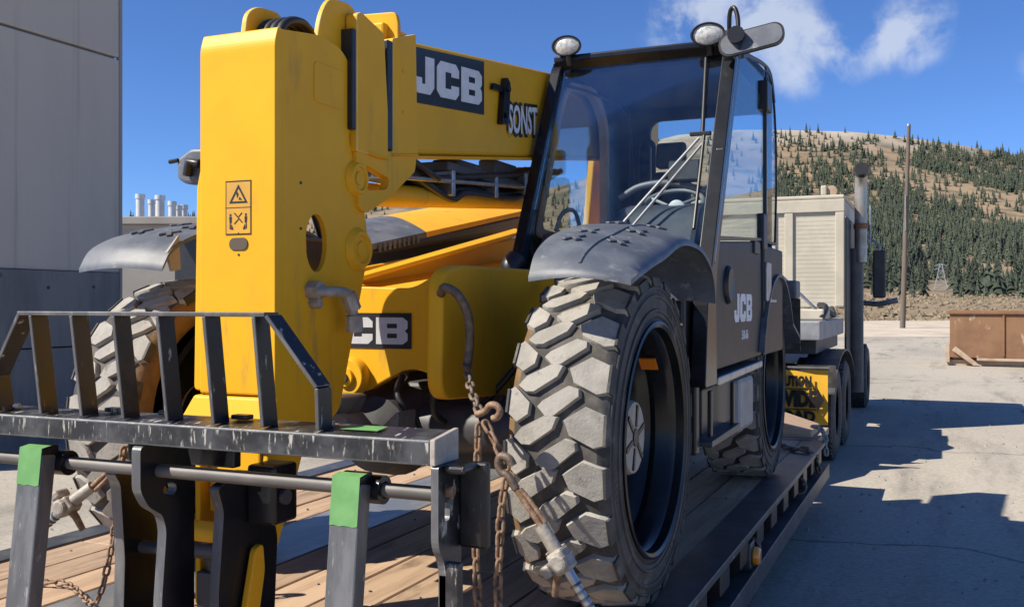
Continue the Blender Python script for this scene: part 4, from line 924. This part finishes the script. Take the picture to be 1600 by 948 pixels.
b = MB(); b.shell([[(x_, 4.07, z_) for z_ in (1.20, 1.0, .80)] for x_ in (.78, 1.24)], (0, .02, 0)); b.build('rear_mudflap', 'rubber', th)

# ---- cab
def ypl(z): return 1.02 + (z-1.33)*.516          # raked windscreen plane
XL, XR = .17, 1.20
b = MB()
lo_ = [(1.0, 1.0), (1.0, 1.36), (1.655, 2.585), (2.0, 2.64), (2.85, 2.67), (3.0, 2.58), (3.06, 2.2), (3.0, 1.2), (2.8, 1.0)]
li = round_poly([(1.20, 1.52), (1.58, 2.30), (1.70, 2.46), (2.22, 2.52), (2.46, 2.36), (2.48, 1.66), (2.40, 1.50)], [.08, .12, .12, .22, .22, .1, .06], 6)
holed(b, round_poly(lo_, .06), [li], 'x', XL, XL+.045); b.build('cab_side', 'black', th, bevel=.006)
b = MB(); c_ = Vector((1.9, 2.0)); li2 = [tuple(c_ + (Vector(p)-c_)*.90) for p in li]; holed(b, li, [li2], 'x', XL+.012, XL+.06); b.build('window_trim', 'dumpedge', th, bevel=.004)  # pale yellowish tone paints the boom's reflected light into the trim
b = MB(); b.prism(li, 'x', XL+.002, XL+.006); b.build('side_window', 'glass', th)
rw = rrect(.36, 1.165, 1.50, 2.43, .08)
b = MB(); holed(b, round_poly([(XL+.05, 1.0), (XR-.01, 1.0), (XR-.01, 2.58), (XL+.05, 2.63)], .03), [rw], 'y', 2.98, 3.02); b.build('cab_rear', 'headliner', th)
b = MB(); b.prism(rw, 'y', 2.998, 3.002); b.build('rear_window', 'glass', th)
b = MB(); holed(b, rrect(.28, .42, 1.40, 2.30, .06), [rrect(.305, .395, 1.43, 2.27, .045)], 'y', 2.90, 2.93); b.build('inner_pillar', 'headliner', th)
rf = [[(XL + (XR-XL)*i/8, 1.60 + 1.42*j/8, 2.592 + .012*math.sin(math.pi*i/8) + .06*(j/8) - (.05 if j == 0 else 0) - (.09*max(0, j/8-.8)/.2)) for i in range(9)] for j in range(9)]
b = MB(); b.shell(rf, (0, .03, -.045)); b.build('roof', 'black', th, smooth=50)
b = MB(); b.box(XL+.06, XR-.06, 1.72, 2.96, 2.50, 2.53); b.build('headlining', 'headliner', th, bevel=.01)
# pillars
b = MB(); b.prism(round_poly([(.84, .77), (.90, 1.18), (.985, 1.34), (1.60, 2.52), (1.72, 2.60), (1.86, 2.60), (1.73, 2.52), (1.12, 1.36), (1.08, 1.2), (1.10, .77)], [.02, .05, .05, .04, .05, .03, .05, .05, .05, .02]), 'x', XR-.055, XR+.018); b.build('front_pillar', 'black', th, bevel=.014, seg=3)
b = MB(); b.tube([(XR+.01, 1.04, 1.36), (XR+.01, 1.645, 2.51)], .011, 8); b.build('pillar_trim', 'steel', th, smooth=60)
b = MB(); b.prism(round_poly([(1.13, 1.0), (.985, 1.36), (1.60, 2.52), (1.70, 2.60), (1.76, 2.60), (1.66, 2.50), (1.09, 1.38), (1.2, 1.0)], .04), 'x', XL-.012, XL+.048); b.build('front_pillar', 'black', th, bevel=.012)
b = MB(); b.tube(catmull([(XL+.02, 1.02, 1.40), (XL+.0, .98, 1.34), (XL+.04, 1.02, 1.22), (XL+.1, 1.12, 1.12), (XL+.14, 1.2, 1.02)], 5), .055, 12); b.build('corner_moulding', 'print', th, smooth=60)
b = MB(); b.box(XL+.05, XR-.056, 1.00, 1.08, .80, 1.335); b.build('front_panel', 'doorpanel', th, bevel=.02)
zs = (1.335, 2.52)
b = MB(); b.hexa([(XL+.05, ypl(zs[0])-.004, zs[0]), (XR-.06, ypl(zs[0])-.004, zs[0]), (XR-.06, ypl(zs[0]), zs[0]), (XL+.05, ypl(zs[0]), zs[0]), (XL+.05, ypl(zs[1])-.004, zs[1]), (XR-.06, ypl(zs[1])-.004, zs[1]), (XR-.06, ypl(zs[1]), zs[1]), (XL+.05, ypl(zs[1]), zs[1])]); b.build('windscreen', 'glass', th)
b = MB(); b.box(XL, XR+.005, 1.60, 1.67, 2.545, 2.588); b.build('roof_bar', 'black', th, bevel=.012)
# right hand side: door, glass
sg = round_poly([(1.20, 1.50), (1.745, 2.52), (2.10, 2.59), (2.62, 2.655), (2.64, 1.55)], [.03, .05, .05, .02, .02])
b = MB(); b.prism(sg, 'x', XR-.004, XR); b.build('door_window', 'glass', th)
sg2 = round_poly([(2.68, 1.55), (2.68, 2.665), (2.90, 2.65), (3.05, 2.50), (3.13, 2.25), (3.14, 1.9), (3.08, 1.55)], [.02, .02, .1, .1, .1, .1, .03])
b = MB(); b.prism(sg2, 'x', XR-.004, XR); b.build('quarter_window', 'glass', th)
b = MB(); holed(b, sg2, [[tuple(Vector((2.92, 2.1)) + (Vector(p)-Vector((2.92, 2.1)))*.965) for p in sg2][i] for i in range(len(sg2))] and [[tuple(Vector((2.92, 2.1)) + (Vector(p)-Vector((2.92, 2.1)))*.965) for p in sg2]], 'x', XR-.008, XR+.006); b.build('window_seal', 'print', th)
b = MB(); b.tube(catmull([(XR-.005, 1.72, 2.57), (XR-.005, 2.1, 2.605), (XR-.005, 2.6, 2.668), (XR-.005, 2.9, 2.665), (XR-.005, 3.06, 2.51)], 5), .012, 8); b.build('door_seal', 'print', th, smooth=60)
b = MB(); b.box(XR-.012, XR+.012, 2.645, 2.675, 1.5, 2.45); b.box(XR-.02, XR+.03, 2.57, 2.76, 2.38, 2.56); b.build('door_post', 'print', th, bevel=.006)
b = MB(); b.box(XR-.02, XR+.025, 2.47, 2.62, 1.50, 1.72); b.build('door_latch', 'print', th, bevel=.01)
b = MB(); b.prism(round_poly([(1.13, .835), (1.13, 1.20), (1.15, 1.47), (2.46, 1.545), (2.50, .845)], .03), 'x', XR-.03, XR+.006); b.build('door', 'doorpanel', th, bevel=.01)
b = MB(); b.prism(round_poly([(1.15, 1.475), (1.20, 1.50), (2.66, 1.575), (2.66, 1.55), (2.46, 1.548)], .006), 'x', XR-.02, XR+.014); b.build('door_rail', 'black', th, bevel=.006)
b = MB(); b.lathe([(.0, XR+.02), (.05, XR+.02), (.085, XR+.028), (.10, XR+.015), (.10, XR+.004)], 24, (0, 1.42, 1.26), 'x'); b.build('door_handle', 'print', th, smooth=50)
b = MB(); b.box(XR-.012, XR+.02, 2.18, 2.36, 1.46, 1.535); b.build('grab_handle', 'print', th, bevel=.008)
mtx = frame((XR+.0065, 1.60, 1.062), (0, 1, 0), (0, 0, 1)); jl = jcb_letters(th, 'door_lettering', 'white', mtx, .54, .155, .0015)
text_obj('510-56', .07, th, 'model_lettering', 'white', frame((XR+.0065, 1.92, .985), (0, 1, 0), (0, 0, 1)), .001, .002)
b = MB(); b.box(XR-.30, XR+.02, 2.505, 3.3, .84, 1.53); b.build('body_panel', 'doorpanel', th, bevel=.02)
b = MB(); b.box(XR-.10, XR+.03, 2.6, 2.95, 1.17, 1.19); b.box(XR+.02, XR+.035, 2.53, 2.70, 1.18, 1.42); b.build('body_trim', 'steel', th, bevel=.005)
b = MB(); b.prism(round_poly([(1.14, .757), (1.14, .80), (2.44, .815), (2.44, .775)], .010), 'x', XR-.16, XR+.02); b.build('door_sill', 'steel', th, bevel=.012)
b = MB(); b.box(.55, XR-.07, 1.16, 1.92, .50, .735); b.build('battery_box', 'print', th, bevel=.01)
b = MB(); b.box(.5, XR-.03, 1.95, 2.42, .42, .735); b.build('fuel_tank', 'deckgrey', th, bevel=.03)
b = MB(); b.prism(round_poly([(.98, .475), (.98, .505), (1.70, .515), (1.72, .475)], .01), 'x', XR-.20, XR+.02); b.build('step', 'railsteel', th, bevel=.006)
for yy in (1.05, 1.62): b = MB(); b.box(XR-.02, XR+.0, yy, yy+.04, .515, .74); b.build('step_hanger', 'print', th, bevel=.005)
b = MB(); b.box(1.10, 1.17, .86, .93, .45, .80); b.build('step_stay', 'print', th, bevel=.01)
b = MB(); b.box(.52, 1.13, .80, .99, .74, 1.2); b.build('cab_floor_front', 'print', th, bevel=.02)
b = MB(); b.box(XL+.05, XR-.031, 1.09, 2.97, 1.0, 1.06); b.build('cab_floor', 'trim', th)
# inside the cab
b = MB(); b.prism(round_poly([(1.09, 1.08), (1.10, 1.37), (1.30, 1.56), (1.62, 1.50), (1.62, 1.08)], .05), 'x', XL+.06, .62); b.build('side_console', 'dash', th, bevel=.02)
b = MB(); b.prism(round_poly([(1.09, 1.08), (1.10, 1.40), (1.28, 1.66), (1.48, 1.70), (1.55, 1.52), (1.40, 1.08)], .05), 'x', .64, 1.10); b.build('dashboard', 'dash', th, bevel=.03)
b = MB(); b.tube(catmull([(.60, 1.50, 1.74), (.72, 1.49, 1.80), (.90, 1.49, 1.81), (1.08, 1.50, 1.76)], 5), .018, 8); b.build('dash_hood', 'deckgrey', th, smooth=60)
b = MB(); b.tube([(.84+.17*math.cos(a), 1.72+.14*math.sin(a), 1.72+.09*math.sin(a)) for a in [6.283*i/28 for i in range(28)]], .014, 8, closed=True)
for a in (.5, 2.6, 4.7): b.tube([(.84, 1.72, 1.70), (.84+.17*math.cos(a), 1.72+.14*math.sin(a), 1.72+.09*math.sin(a))], .010, 6)
b.cyl((.84, 1.72, 1.70), (.84, 1.58, 1.45), .03, n=12); b.build('steering_wheel', 'deckgrey', th, smooth=60)
b = MB(); b.lathe([(.0, 1.36), (.038, 1.36), (.046, 1.365), (.046, 1.38)], 20, (.95, 0, 1.66), 'y'); b.build('dash_gauge', 'white', th, smooth=50)
b = MB(); b.prism(round_poly([(2.1, 1.36), (2.12, 1.50), (2.60, 1.52), (2.66, 1.36)], .05), 'x', .45, .90); b.build('seat', 'seat', th, bevel=.04)
b = MB(); b.prism(round_poly([(2.52, 1.50), (2.60, 2.02), (2.72, 2.04), (2.72, 1.50)], .05), 'x', .47, .72); b.build('seat_back', 'seat', th, bevel=.05)
b = MB(); b.box(.55, .80, 2.2, 2.55, 1.06, 1.37); b.build('seat_base', 'trim', th)
b = MB(); b.tube(catmull([(1.02, 1.95, 1.40), (1.03, 1.90, 1.62), (1.01, 1.84, 1.76)], 5), .014, 8); b.lathe([(.0, -.04), (.025, -.03), (.03, .0), (.022, .03), (.0, .04)], 12, (1.01, 1.83, 1.79), 'z'); b.build('control_lever', 'print', th, smooth=60)
b = MB(); b.box(.96, 1.10, 2.05, 2.6, 1.30, 1.44); b.build('arm_rest', 'trim', th, bevel=.02)
b = MB(); b.obox((.98, 1.42, 1.86), (.17, .04, .12), Matrix.Rotation(R(-15), 3, 'X')); b.build('display_unit', 'print', th, bevel=.01)
b = MB(); b.tube(catmull([(.30, 1.30, 1.56), (.31, 1.38, 1.66), (.33, 1.52, 1.68), (.34, 1.60, 1.56)], 5), .012, 8); b.build('grab_rail', 'deckgrey', th, smooth=60)
b = MB(); b.tube(catmull([(.23, 1.62, 2.42), (.24, 2.2, 2.47), (.24, 2.8, 2.45), (.26, 2.92, 2.1), (.27, 2.92, 1.5)], 6), .010, 6); b.build('wiring_loom', 'hose', th, smooth=60)
b = MB(); b.prism(round_poly([(2.60, 2.05), (2.63, 2.22), (2.71, 2.22), (2.71, 2.05)], .03), 'x', .50, .69); b.build('head_rest', 'seat', th, bevel=.03)
# lamps, mirror, wipers
def lamp(c, r_):
    d = Vector((.10, -1, -.10)).normalized(); b = MB(); c = Vector(c)
    q = d.to_track_quat('X', 'Z').to_matrix()
    def lat(prof):
        bb = MB(); bb.lathe(prof, 32); bmesh.ops.scale(bb.bm, vec=(1, 1, .68), verts=bb.bm.verts); bmesh.ops.transform(bb.bm, matrix=Matrix.Translation(c) @ q.to_4x4(), verts=bb.bm.verts); return bb
    h = lat([(.0, -.08), (r_*.6, -.075), (r_*1.0, -.02), (r_*1.06, .012), (r_*.98, .018), (r_*.90, .008)]).build('work_lamp', 'print', th, smooth=45)
    lat([(r_*.90, .004), (r_*.6, .014), (.0, .020)]).build('lens', 'lens', h, smooth=45)
    b.cyl(c + Vector((0, .05, -.10)), c + Vector((0, .02, -.02)), .018, n=8); b.build('lamp_stalk', 'print', h)
lamp((.265, 1.565, 2.628), .082); lamp((1.075, 1.555, 2.605), .088)
mm = MB(); ml = rrect(-.17, .17, -.065, .065, .055, 6)
q = frame((1.315, 1.50, 2.535), (1, .12, .20), (-.2, .25, 1.0))
A = [mm.bm.verts.new(q @ Vector((p[0], p[1], .012))) for p in ml]; Bk = [mm.bm.verts.new(q @ Vector((p[0]*.98, p[1]*.98, -.012))) for p in ml]; Ck = [mm.bm.verts.new(q @ Vector((p[0]*.7, p[1]*.6, -.045))) for p in ml]
mm.f(A); mm.f(Ck[::-1])
for X, Y in ((A, Bk), (Bk, Ck)):
    for i in range(len(ml)): mm.f([X[i], X[(i+1) % len(ml)], Y[(i+1) % len(ml)], Y[i]])
mo = mm.build('mirror', 'print', th, smooth=40)
plate(mo, 'mirror_glass', 'fender', q, [(p[0]*.93, p[1]*.88) for p in ml], .003, .0125)
b = MB(); b.tube(catmull([(1.19, 1.60, 2.52), (1.19, 1.55, 2.62), (1.20, 1.52, 2.70), (1.225, 1.50, 2.715), (1.245, 1.49, 2.66), (1.25, 1.48, 2.56)], 6), .012, 8); b.tube([(1.19, 1.6, 2.5), (1.26, 1.475, 2.53), (1.265, 1.48, 2.44)], .014, 8); b.cyl((1.24, 1.49, 2.56), (1.245, 1.44, 2.56), .045, n=12); b.cyl((1.195, 1.52, 2.45), (1.195, 1.52, 2.60), .03, n=10); b.build('mirror_arm', 'print', th, smooth=50)
dw = Vector((0, -.012, .006))
def wt_(x, z): return Vector((x, ypl(z)-.014, z))
b = MB(); b.tube([wt_(.715, 1.555), wt_(1.07, 2.02)], .008, 6); b.tube([wt_(.775, 1.545), wt_(1.10, 2.0)], .008, 6); b.build('wiper_arm', 'deckgrey', th, smooth=60)
b = MB(); b.tube([wt_(1.095, 2.04), wt_(1.10, 1.53)], .010, 6); b.obox(wt_(1.075, 2.045), (.11, .03, .02)); b.build('wiper_blade', 'print', th, bevel=.003)
b = MB(); b.tube([wt_(1.055, 2.49), wt_(1.085, 2.05)], .011, 8); b.build('wiper_link', 'print', th, smooth=60)
b = MB(); b.obox((XR-.01, 1.33, 1.92), (.05, .06, .07)); b.build('pillar_clip', 'print', th, bevel=.01)
# far side mirror
b = MB(); b.prism(round_poly([(-.98, 1.73), (-.93, 1.705), (-.80, 1.70), (-.79, 1.86), (-.90, 1.865), (-.98, 1.82)], .02), 'y', -.20, -.14); o = b.build('mirror', 'fender', th, bevel=.015)
b = MB(); b.tube([(-.97, -.2, 1.815), (-1.02, -.2, 1.81)], .010, 6); b.tube([(-.84, -.215, 1.79), (-.88, -.23, 1.80), (-.90, -.22, 1.74)], .022, 8); b.tube([(-.8, -.15, 1.78), (-.7, .4, 1.75), (-.7, .6, 1.4)], .018, 8); b.build('mirror_bracket', 'print', o, smooth=60)

# ================================================================== FORK CARRIAGE
fc = thing('fork_carriage', (.02, -1.38, .3), 'scuffed black fork carriage with backrest hung on the yellow boom nose', 'fork carriage')
b = MB(); b.hexa([(-1.0, -1.44, .735), (.988, -1.44, .735), (.988, -1.31, .742), (-1.0, -1.31, .742), (-1.0, -1.44, .803), (.988, -1.44, .803), (.988, -1.31, .818), (-1.0, -1.31, .818)]); b.build('top_beam', ['blackscratch', 'forksteel'], fc, bevel=.006, seg=3, wear=True)
b = MB(); b.hexa([(.68, -1.395, .8135), (.80, -1.395, .8135), (.80, -1.34, .8185), (.68, -1.34, .8185), (.68, -1.395, .8145), (.80, -1.395, .8145), (.80, -1.34, .8195), (.68, -1.34, .8195)]); b.build('paint_mark', 'green', fc)
b = MB(); b.cyl((-1.02, -1.375, .650), (1.0, -1.375, .650), .0205, n=20); b.build('fork_shaft', 'shaft', fc, smooth=50)
def tilt(z): return -1.395 - (z-.815)*.13
ZT_ = 1.132
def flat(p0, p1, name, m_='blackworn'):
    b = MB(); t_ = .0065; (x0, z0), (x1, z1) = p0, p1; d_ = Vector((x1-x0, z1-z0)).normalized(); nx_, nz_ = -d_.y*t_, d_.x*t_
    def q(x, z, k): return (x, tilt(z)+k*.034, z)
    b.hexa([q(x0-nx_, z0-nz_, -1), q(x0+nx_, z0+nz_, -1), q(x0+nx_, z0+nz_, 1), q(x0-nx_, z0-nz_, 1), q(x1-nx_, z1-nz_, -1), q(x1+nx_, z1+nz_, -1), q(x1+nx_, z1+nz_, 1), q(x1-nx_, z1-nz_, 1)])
    return b.build(name, [m_, 'forksteel'], fc, bevel=.002, seg=1, wear='front')  # paler front edges: sunlight painted over worn steel
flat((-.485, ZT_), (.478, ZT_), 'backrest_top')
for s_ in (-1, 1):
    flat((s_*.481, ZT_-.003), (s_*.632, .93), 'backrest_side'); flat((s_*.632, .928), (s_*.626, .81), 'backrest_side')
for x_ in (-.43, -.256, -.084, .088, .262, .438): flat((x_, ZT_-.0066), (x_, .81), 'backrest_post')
# end arms
for s_ in (1, -1):
    b = MB(); slot = rrect(-1.405, -1.375, .585, .685, .014)
    X0, X1 = (.990, 1.012) if s_ > 0 else (-1.012, -.990)
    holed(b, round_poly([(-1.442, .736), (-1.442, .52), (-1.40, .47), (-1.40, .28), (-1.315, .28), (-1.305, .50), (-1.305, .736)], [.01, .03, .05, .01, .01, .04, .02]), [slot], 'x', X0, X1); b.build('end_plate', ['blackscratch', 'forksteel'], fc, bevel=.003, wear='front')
    b = MB(); b.box(1.013 if s_ > 0 else -1.10, 1.10 if s_ > 0 else -1.013, -1.325, -1.300, .50, .735); b.box(1.013 if s_ > 0 else -1.075, 1.075 if s_ > 0 else -1.013, -1.42, -1.3255, .715, .737); b.build('end_flange', 'blackworn', fc, bevel=.008)
    b = MB(); b.hexa([(s_*.988, -1.445, .737), (s_*1.004, -1.445, .737), (s_*1.004, -1.305, .737), (s_*.988, -1.305, .737), (s_*.988, -1.445, .806), (s_*1.004, -1.445, .806), (s_*1.004, -1.305, .823), (s_*.988, -1.305, .823)]); b.build('end_cap', 'hubdust', fc, bevel=.003)
    b = MB(); b.box(.989 if s_ > 0 else -1.05, 1.05 if s_ > 0 else -.989, -1.40, -1.37, .28, .475); b.build('end_leg', 'blackscratch', fc, bevel=.004)
    b = MB(); b.cyl((s_*1.012, -1.39, .665), (s_*1.03, -1.39, .665), .016, n=10); b.build('retaining_bolt', 'rust', fc, smooth=40)
# carrier plates
def cplate(pts, x0, x1, name='carrier_plate', holes=[], m_='black', r=.02): b = MB(); holed(b, round_poly(pts, r), holes, 'x', x0, x1); return b.build(name, [m_, 'forksteel'], fc, bevel=.004, wear='front')  # front edges paler, sunlit look painted along with the wear
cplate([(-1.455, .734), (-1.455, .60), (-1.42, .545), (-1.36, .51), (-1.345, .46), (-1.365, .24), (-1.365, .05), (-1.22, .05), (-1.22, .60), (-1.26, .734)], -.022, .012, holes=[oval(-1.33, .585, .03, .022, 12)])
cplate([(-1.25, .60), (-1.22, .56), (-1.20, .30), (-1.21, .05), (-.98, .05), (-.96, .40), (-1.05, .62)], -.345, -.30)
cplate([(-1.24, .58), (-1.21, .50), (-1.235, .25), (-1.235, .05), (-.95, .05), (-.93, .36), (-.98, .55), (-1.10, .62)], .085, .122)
b = MB(); b.box(.123, .235, -1.10, -.97, .44, .635); b.build('latch_block', 'black', fc, bevel=.012)
b = MB(); b.cyl((.235, -1.05, .53), (.25, -1.05, .53), .026, n=16); b.build('latch_pin', 'trucksteel', fc, smooth=50)
b = MB(); b.cyl((-.30, -1.12, .33), (-.13, -1.12, .33), .022, n=12); b.build('latch_pin', 'trucksteel', fc, smooth=50)
b = MB(); b.box(-.33, .12, -1.16, -1.12, .63, .732); b.build('hanger_bar', 'black', fc, bevel=.006)
for x_ in (-.62, .62): b = MB(); b.cyl((x_-.0, -1.36, .819), (x_, -1.36, .828), .016, n=6); b.build('bolt_head', 'steel', fc)
for x_, z_ in ((-.20, .82), (.02, .82), (.30, .82)): b = MB(); b.box(x_-.03, x_+.03, -1.36, -1.325, z_-.002, z_+.012); b.build('weld_tab', 'blackscratch', fc, bevel=.004)
# forks
def fork(xc, w2, ztop):
    f = sub('fork', fc); a = R(6.5)
    def P(u, z): return (-1.462 - u*1 - (ztop-z)*math.tan(a), z)     # front face line leaning forward towards the foot
    hz = ztop
    prof = [P(0, hz-.012), P(.0, .16), (-1.60, .085), (-2.70, .045), (-2.70, .03), (-1.52, .03), (-1.455, .07), (P(0, .16)[0]+.055, .16), (P(0, hz)[0]+.055, hz-.02)]
    b = MB(); b.prism(round_poly(prof, [.008, .06, .05, .01, .01, .03, .03, .03, .01]), 'x', xc-w2, xc+w2); b.build('shank', 'forksteel', f, bevel=.006)
    y0 = P(0, hz)[0]
    b = MB(); b.lathe([(.024, xc-w2-.012), (.040, xc-w2-.010), (.040, xc+w2+.022), (.024, xc+w2+.024)], 24, (0, -1.375, .650), 'x', closed=True); b.build('fork_eye', 'black', f, smooth=40)
    b = MB(); b.prism(round_poly([(y0+.0, hz-.03), (y0+.0, hz+.004), (-1.395, hz+.012), (-1.395, hz-.045)], .006), 'x', xc-w2+.003, xc+w2-.003); b.build('fork_neck', 'black', f, bevel=.004)
    mb = MB(); z0 = hz-.125 if xc > 0 else hz-.11
    x0, x1 = xc-w2+.002, xc+w2-.002
    zz = [z0 + (hz-.012-z0)*i/4 for i in range(5)]
    g_ = [[(x0+(x1-x0)*j/6, P(.0018, z)[0], z + (.002*math.sin(j*2.3) if z == z0 else 0)) for j in range(7)] for z in zz] + [[(x0+(x1-x0)*j/6, y0+.0 - .001, hz+.006) for j in range(7)], [(x0+(x1-x0)*j/6, y0+.035, hz+.0115) for j in range(7)]]
    mb.sheet(g_); mb.build('paint_mark', 'green', f)
fork(.742, .046, .69); fork(-.432, .050, .70)

# ================================================================== CHAINS AND BINDERS
def link_mesh(L, wd, r_):
    b = MB(); n = 6; pts = []
    hw = wd/2-r_; hl = L/2-hw-r_
    for i in range(n+1): a = -math.pi/2 + math.pi*i/n; pts.append((hl+hw*math.cos(a), hw*math.sin(a), 0))
    for i in range(n+1): a = math.pi/2 + math.pi*i/n; pts.append((-hl+hw*math.cos(a), hw*math.sin(a), 0))
    b.tube(pts, r_, 6, closed=True); return b.mesh('chain_link', smooth=70)
LM = {}
def chain(name, pts, label, mat_, L=.060, wd=.036, r_=.0066, k=10, group='tie down chains'):
    P = catmull(pts, k) if k else [Vector(p) for p in pts]
    root = thing(name, P[0], label, 'chain', group)
    key = (L, wd, r_, mat_)
    if key not in LM: LM[key] = link_mesh(L, wd, r_); LM[key].materials.append(M[mat_])
    pit = L-2*r_*1.15; acc_ = 0; pos = []; last = P[0]
    seg = [0]
    for a, c in zip(P, P[1:]): seg.append(seg[-1]+(c-a).length)
    s_ = pit/2; j = 0
    while s_ < seg[-1]:
        while seg[j+1] < s_: j += 1
        t = (s_-seg[j])/max(1e-9, seg[j+1]-seg[j]); pos.append((P[j].lerp(P[j+1], t), (P[j+1]-P[j]).normalized())); s_ += pit
    up = Vector((.3, .9, .25))
    for i, (p, d_) in enumerate(pos):
        up = (up - d_*up.dot(d_)); up = up.normalized() if up.length > .05 else d_.orthogonal().normalized()
        z = up if i % 2 else d_.cross(up); z = (z + .25*d_.cross(z)*math.sin(i*1.7)).normalized()
        o = bpy.data.objects.new('chain_link', LM[key]); C.objects.link(o); o.parent = root
        m_ = Matrix((d_, z.cross(d_), z)).transposed().to_4x4(); m_.translation = p - P[0]; o.matrix_local = m_
    return root
def hook(parent, p, d, s_=1.0, mat_='rust'):
    d = Vector(d).normalized(); sd_ = d.cross(Vector((.2, 1, .1))).normalized(); p = Vector(p)
    b = MB(); pts = [p - d*.02*s_, p + d*.02*s_, p + d*.045*s_ + sd_*.012*s_, p + d*.07*s_ + sd_*.004*s_, p + d*.078*s_ - sd_*.018*s_, p + d*.060*s_ - sd_*.034*s_, p+d*.038*s_ - sd_*.034*s_]
    b.tube(catmull(pts, 5), [.013*s_]*1+[.014*s_]*29+[.008*s_]*1 if False else .0125*s_, 8); return b.build('grab_hook', mat_, parent, smooth=60)
ch = chain('tie_down_chain', [(.60, -.425, .94), (.70, -.60, .87), (.80, -.74, .80)], 'short chain dropping from the yellow side frame lug to the big hook', 'chaindark')
hook(ch, (.815, -.76, .80), (.62, -.1, .25), .95, 'rust')
ch = chain('tie_down_chain', [(.835, -.775, .775), (.875, -.785, .715), (.925, -.795, .628)], 'rusty chain slanting from the big hook to the load binder', 'rust')
ch = chain('tie_down_chain', [(.815, -.775, .765), (.812, -.78, .66), (.808, -.78, .50), (.806, -.78, .35), (.812, -.78, .20), (.82, -.78, .04)], 'rusty loose chain hanging straight down beside the carriage end', 'rust')
ch = chain('tie_down_chain', [(.925, -.80, .60), (.912, -.81, .50), (.905, -.81, .36), (.90, -.81, .22), (.91, -.80, .06)], 'rusty loose chain hanging from the load binder in front of the tyre', 'rust')
def binder(label, p0, p1, p2, p3, handle):
    lb = thing('load_binder', p1, label, 'load binder', 'load binders'); p0, p1, p2, p3 = map(Vector, (p0, p1, p2, p3)); d_ = (p3-p0).normalized()
    hook(lb, p0 + d_*.02, -d_, 1.15, 'chaindark')
    b = MB(); b.cyl(p0+d_*.03, p1, .011, n=10); b.build('screw_rod', 'rust', lb, smooth=50)
    sd_ = d_.cross(Vector((0, 1, 0))).normalized()
    b = MB(); b.tube([p0+d_*.05+sd_*.012, p0+d_*.09+sd_*.02, p1+sd_*.02], .008, 8); b.build('side_link', 'rust', lb, smooth=50)
    b = MB(); b.cyl(p1, p2, .022, .024, n=16); b.build('barrel', 'binder', lb, smooth=50)
    rot = d_.to_track_quat('Z', 'Y').to_matrix()
    b = MB(); b.obox(p2+d_*.03, (.075, .06, .075), rot); b.obox(p2+d_*.035 - sd_*.055, (.075, .035, .04), rot); b.cyl(p2+d_*.03-Vector((0, .05, 0)), p2+d_*.03+Vector((0, .045, 0)), .032, n=12); b.build('ratchet_head', 'binder', lb, bevel=.010)
    b = MB(); b.tube([p2+d_*.06, p3], [.017, .016], 12); b.build('lower_rod', 'steel', lb, smooth=50)
    b = MB()
    for k in range(5): q = p2.lerp(p3, .45+.1*k); b.cyl(q, q+d_*.008, .0195, n=12)
    b.build('rod_rings', 'trucksteel', lb, smooth=50)
    b = MB(); b.tube([p2+d_*.03, p2+d_*.02 + Vector(handle)*.5, p2+d_*.02+Vector(handle)], [.018, .014, .012], 8); b.build('ratchet_handle', 'rust', lb, smooth=50)
    return lb
binder('weathered ratchet load binder slanting across the big front tyre', (.935, -.80, .60), (1.045, -.80, .455), (1.10, -.80, .375), (1.235, -.79, .165), (-.04, .06, -.14))
ch = chain('tie_down_chain', [(1.235, -.79, .165), (1.28, -.76, .05), (1.31, -.73, -.10)], 'short chain from the load binder foot to the trailer rail', 'rust')
# far side
ch = chain('tie_down_chain', [(-.62, -.88, .62), (-.63, -.90, .50), (-.64, -.90, .36), (-.66, -.92, .18), (-.70, -.93, .05), (-.78, -.90, .022), (-.95, -.80, .022), (-1.08, -.75, .022), (-1.25, -.80, .022)], 'thin rusty chain hanging by the far tyre and trailing over the planks', 'rust', .050, .030, .0055)
ch = chain('tie_down_chain', [(-1.50, -1.0, .06), (-1.40, -1.02, .03), (-1.28, -1.05, .10)], 'short dark chain end lying at the far left trailer edge', 'chaindark')
binder('weathered load binder beneath the far left tyre', (-.66, -.86, .56), (-.78, -.88, .46), (-.86, -.90, .40), (-1.02, -.93, .27), (.05, .02, -.10))
b = chain('tie_down_chain', [(.98, 4.52, .04), (1.05, 4.40, .03), (1.16, 4.25, .025), (1.27, 4.22, .03), (1.33, 4.3, -.05), (1.36, 4.32, -.18)], 'dark chain lying across the far deck corner behind the rear tyre', 'chaindark', .085, .05, .012)
b = chain('tie_down_chain', [(1.20, 5.2, .10), (1.28, 5.1, .09), (1.33, 5.0, .02), (1.34, 4.95, -.12)], 'pale chain coiled at the deck corner by the ramp block', 'binder', .085, .05, .012)
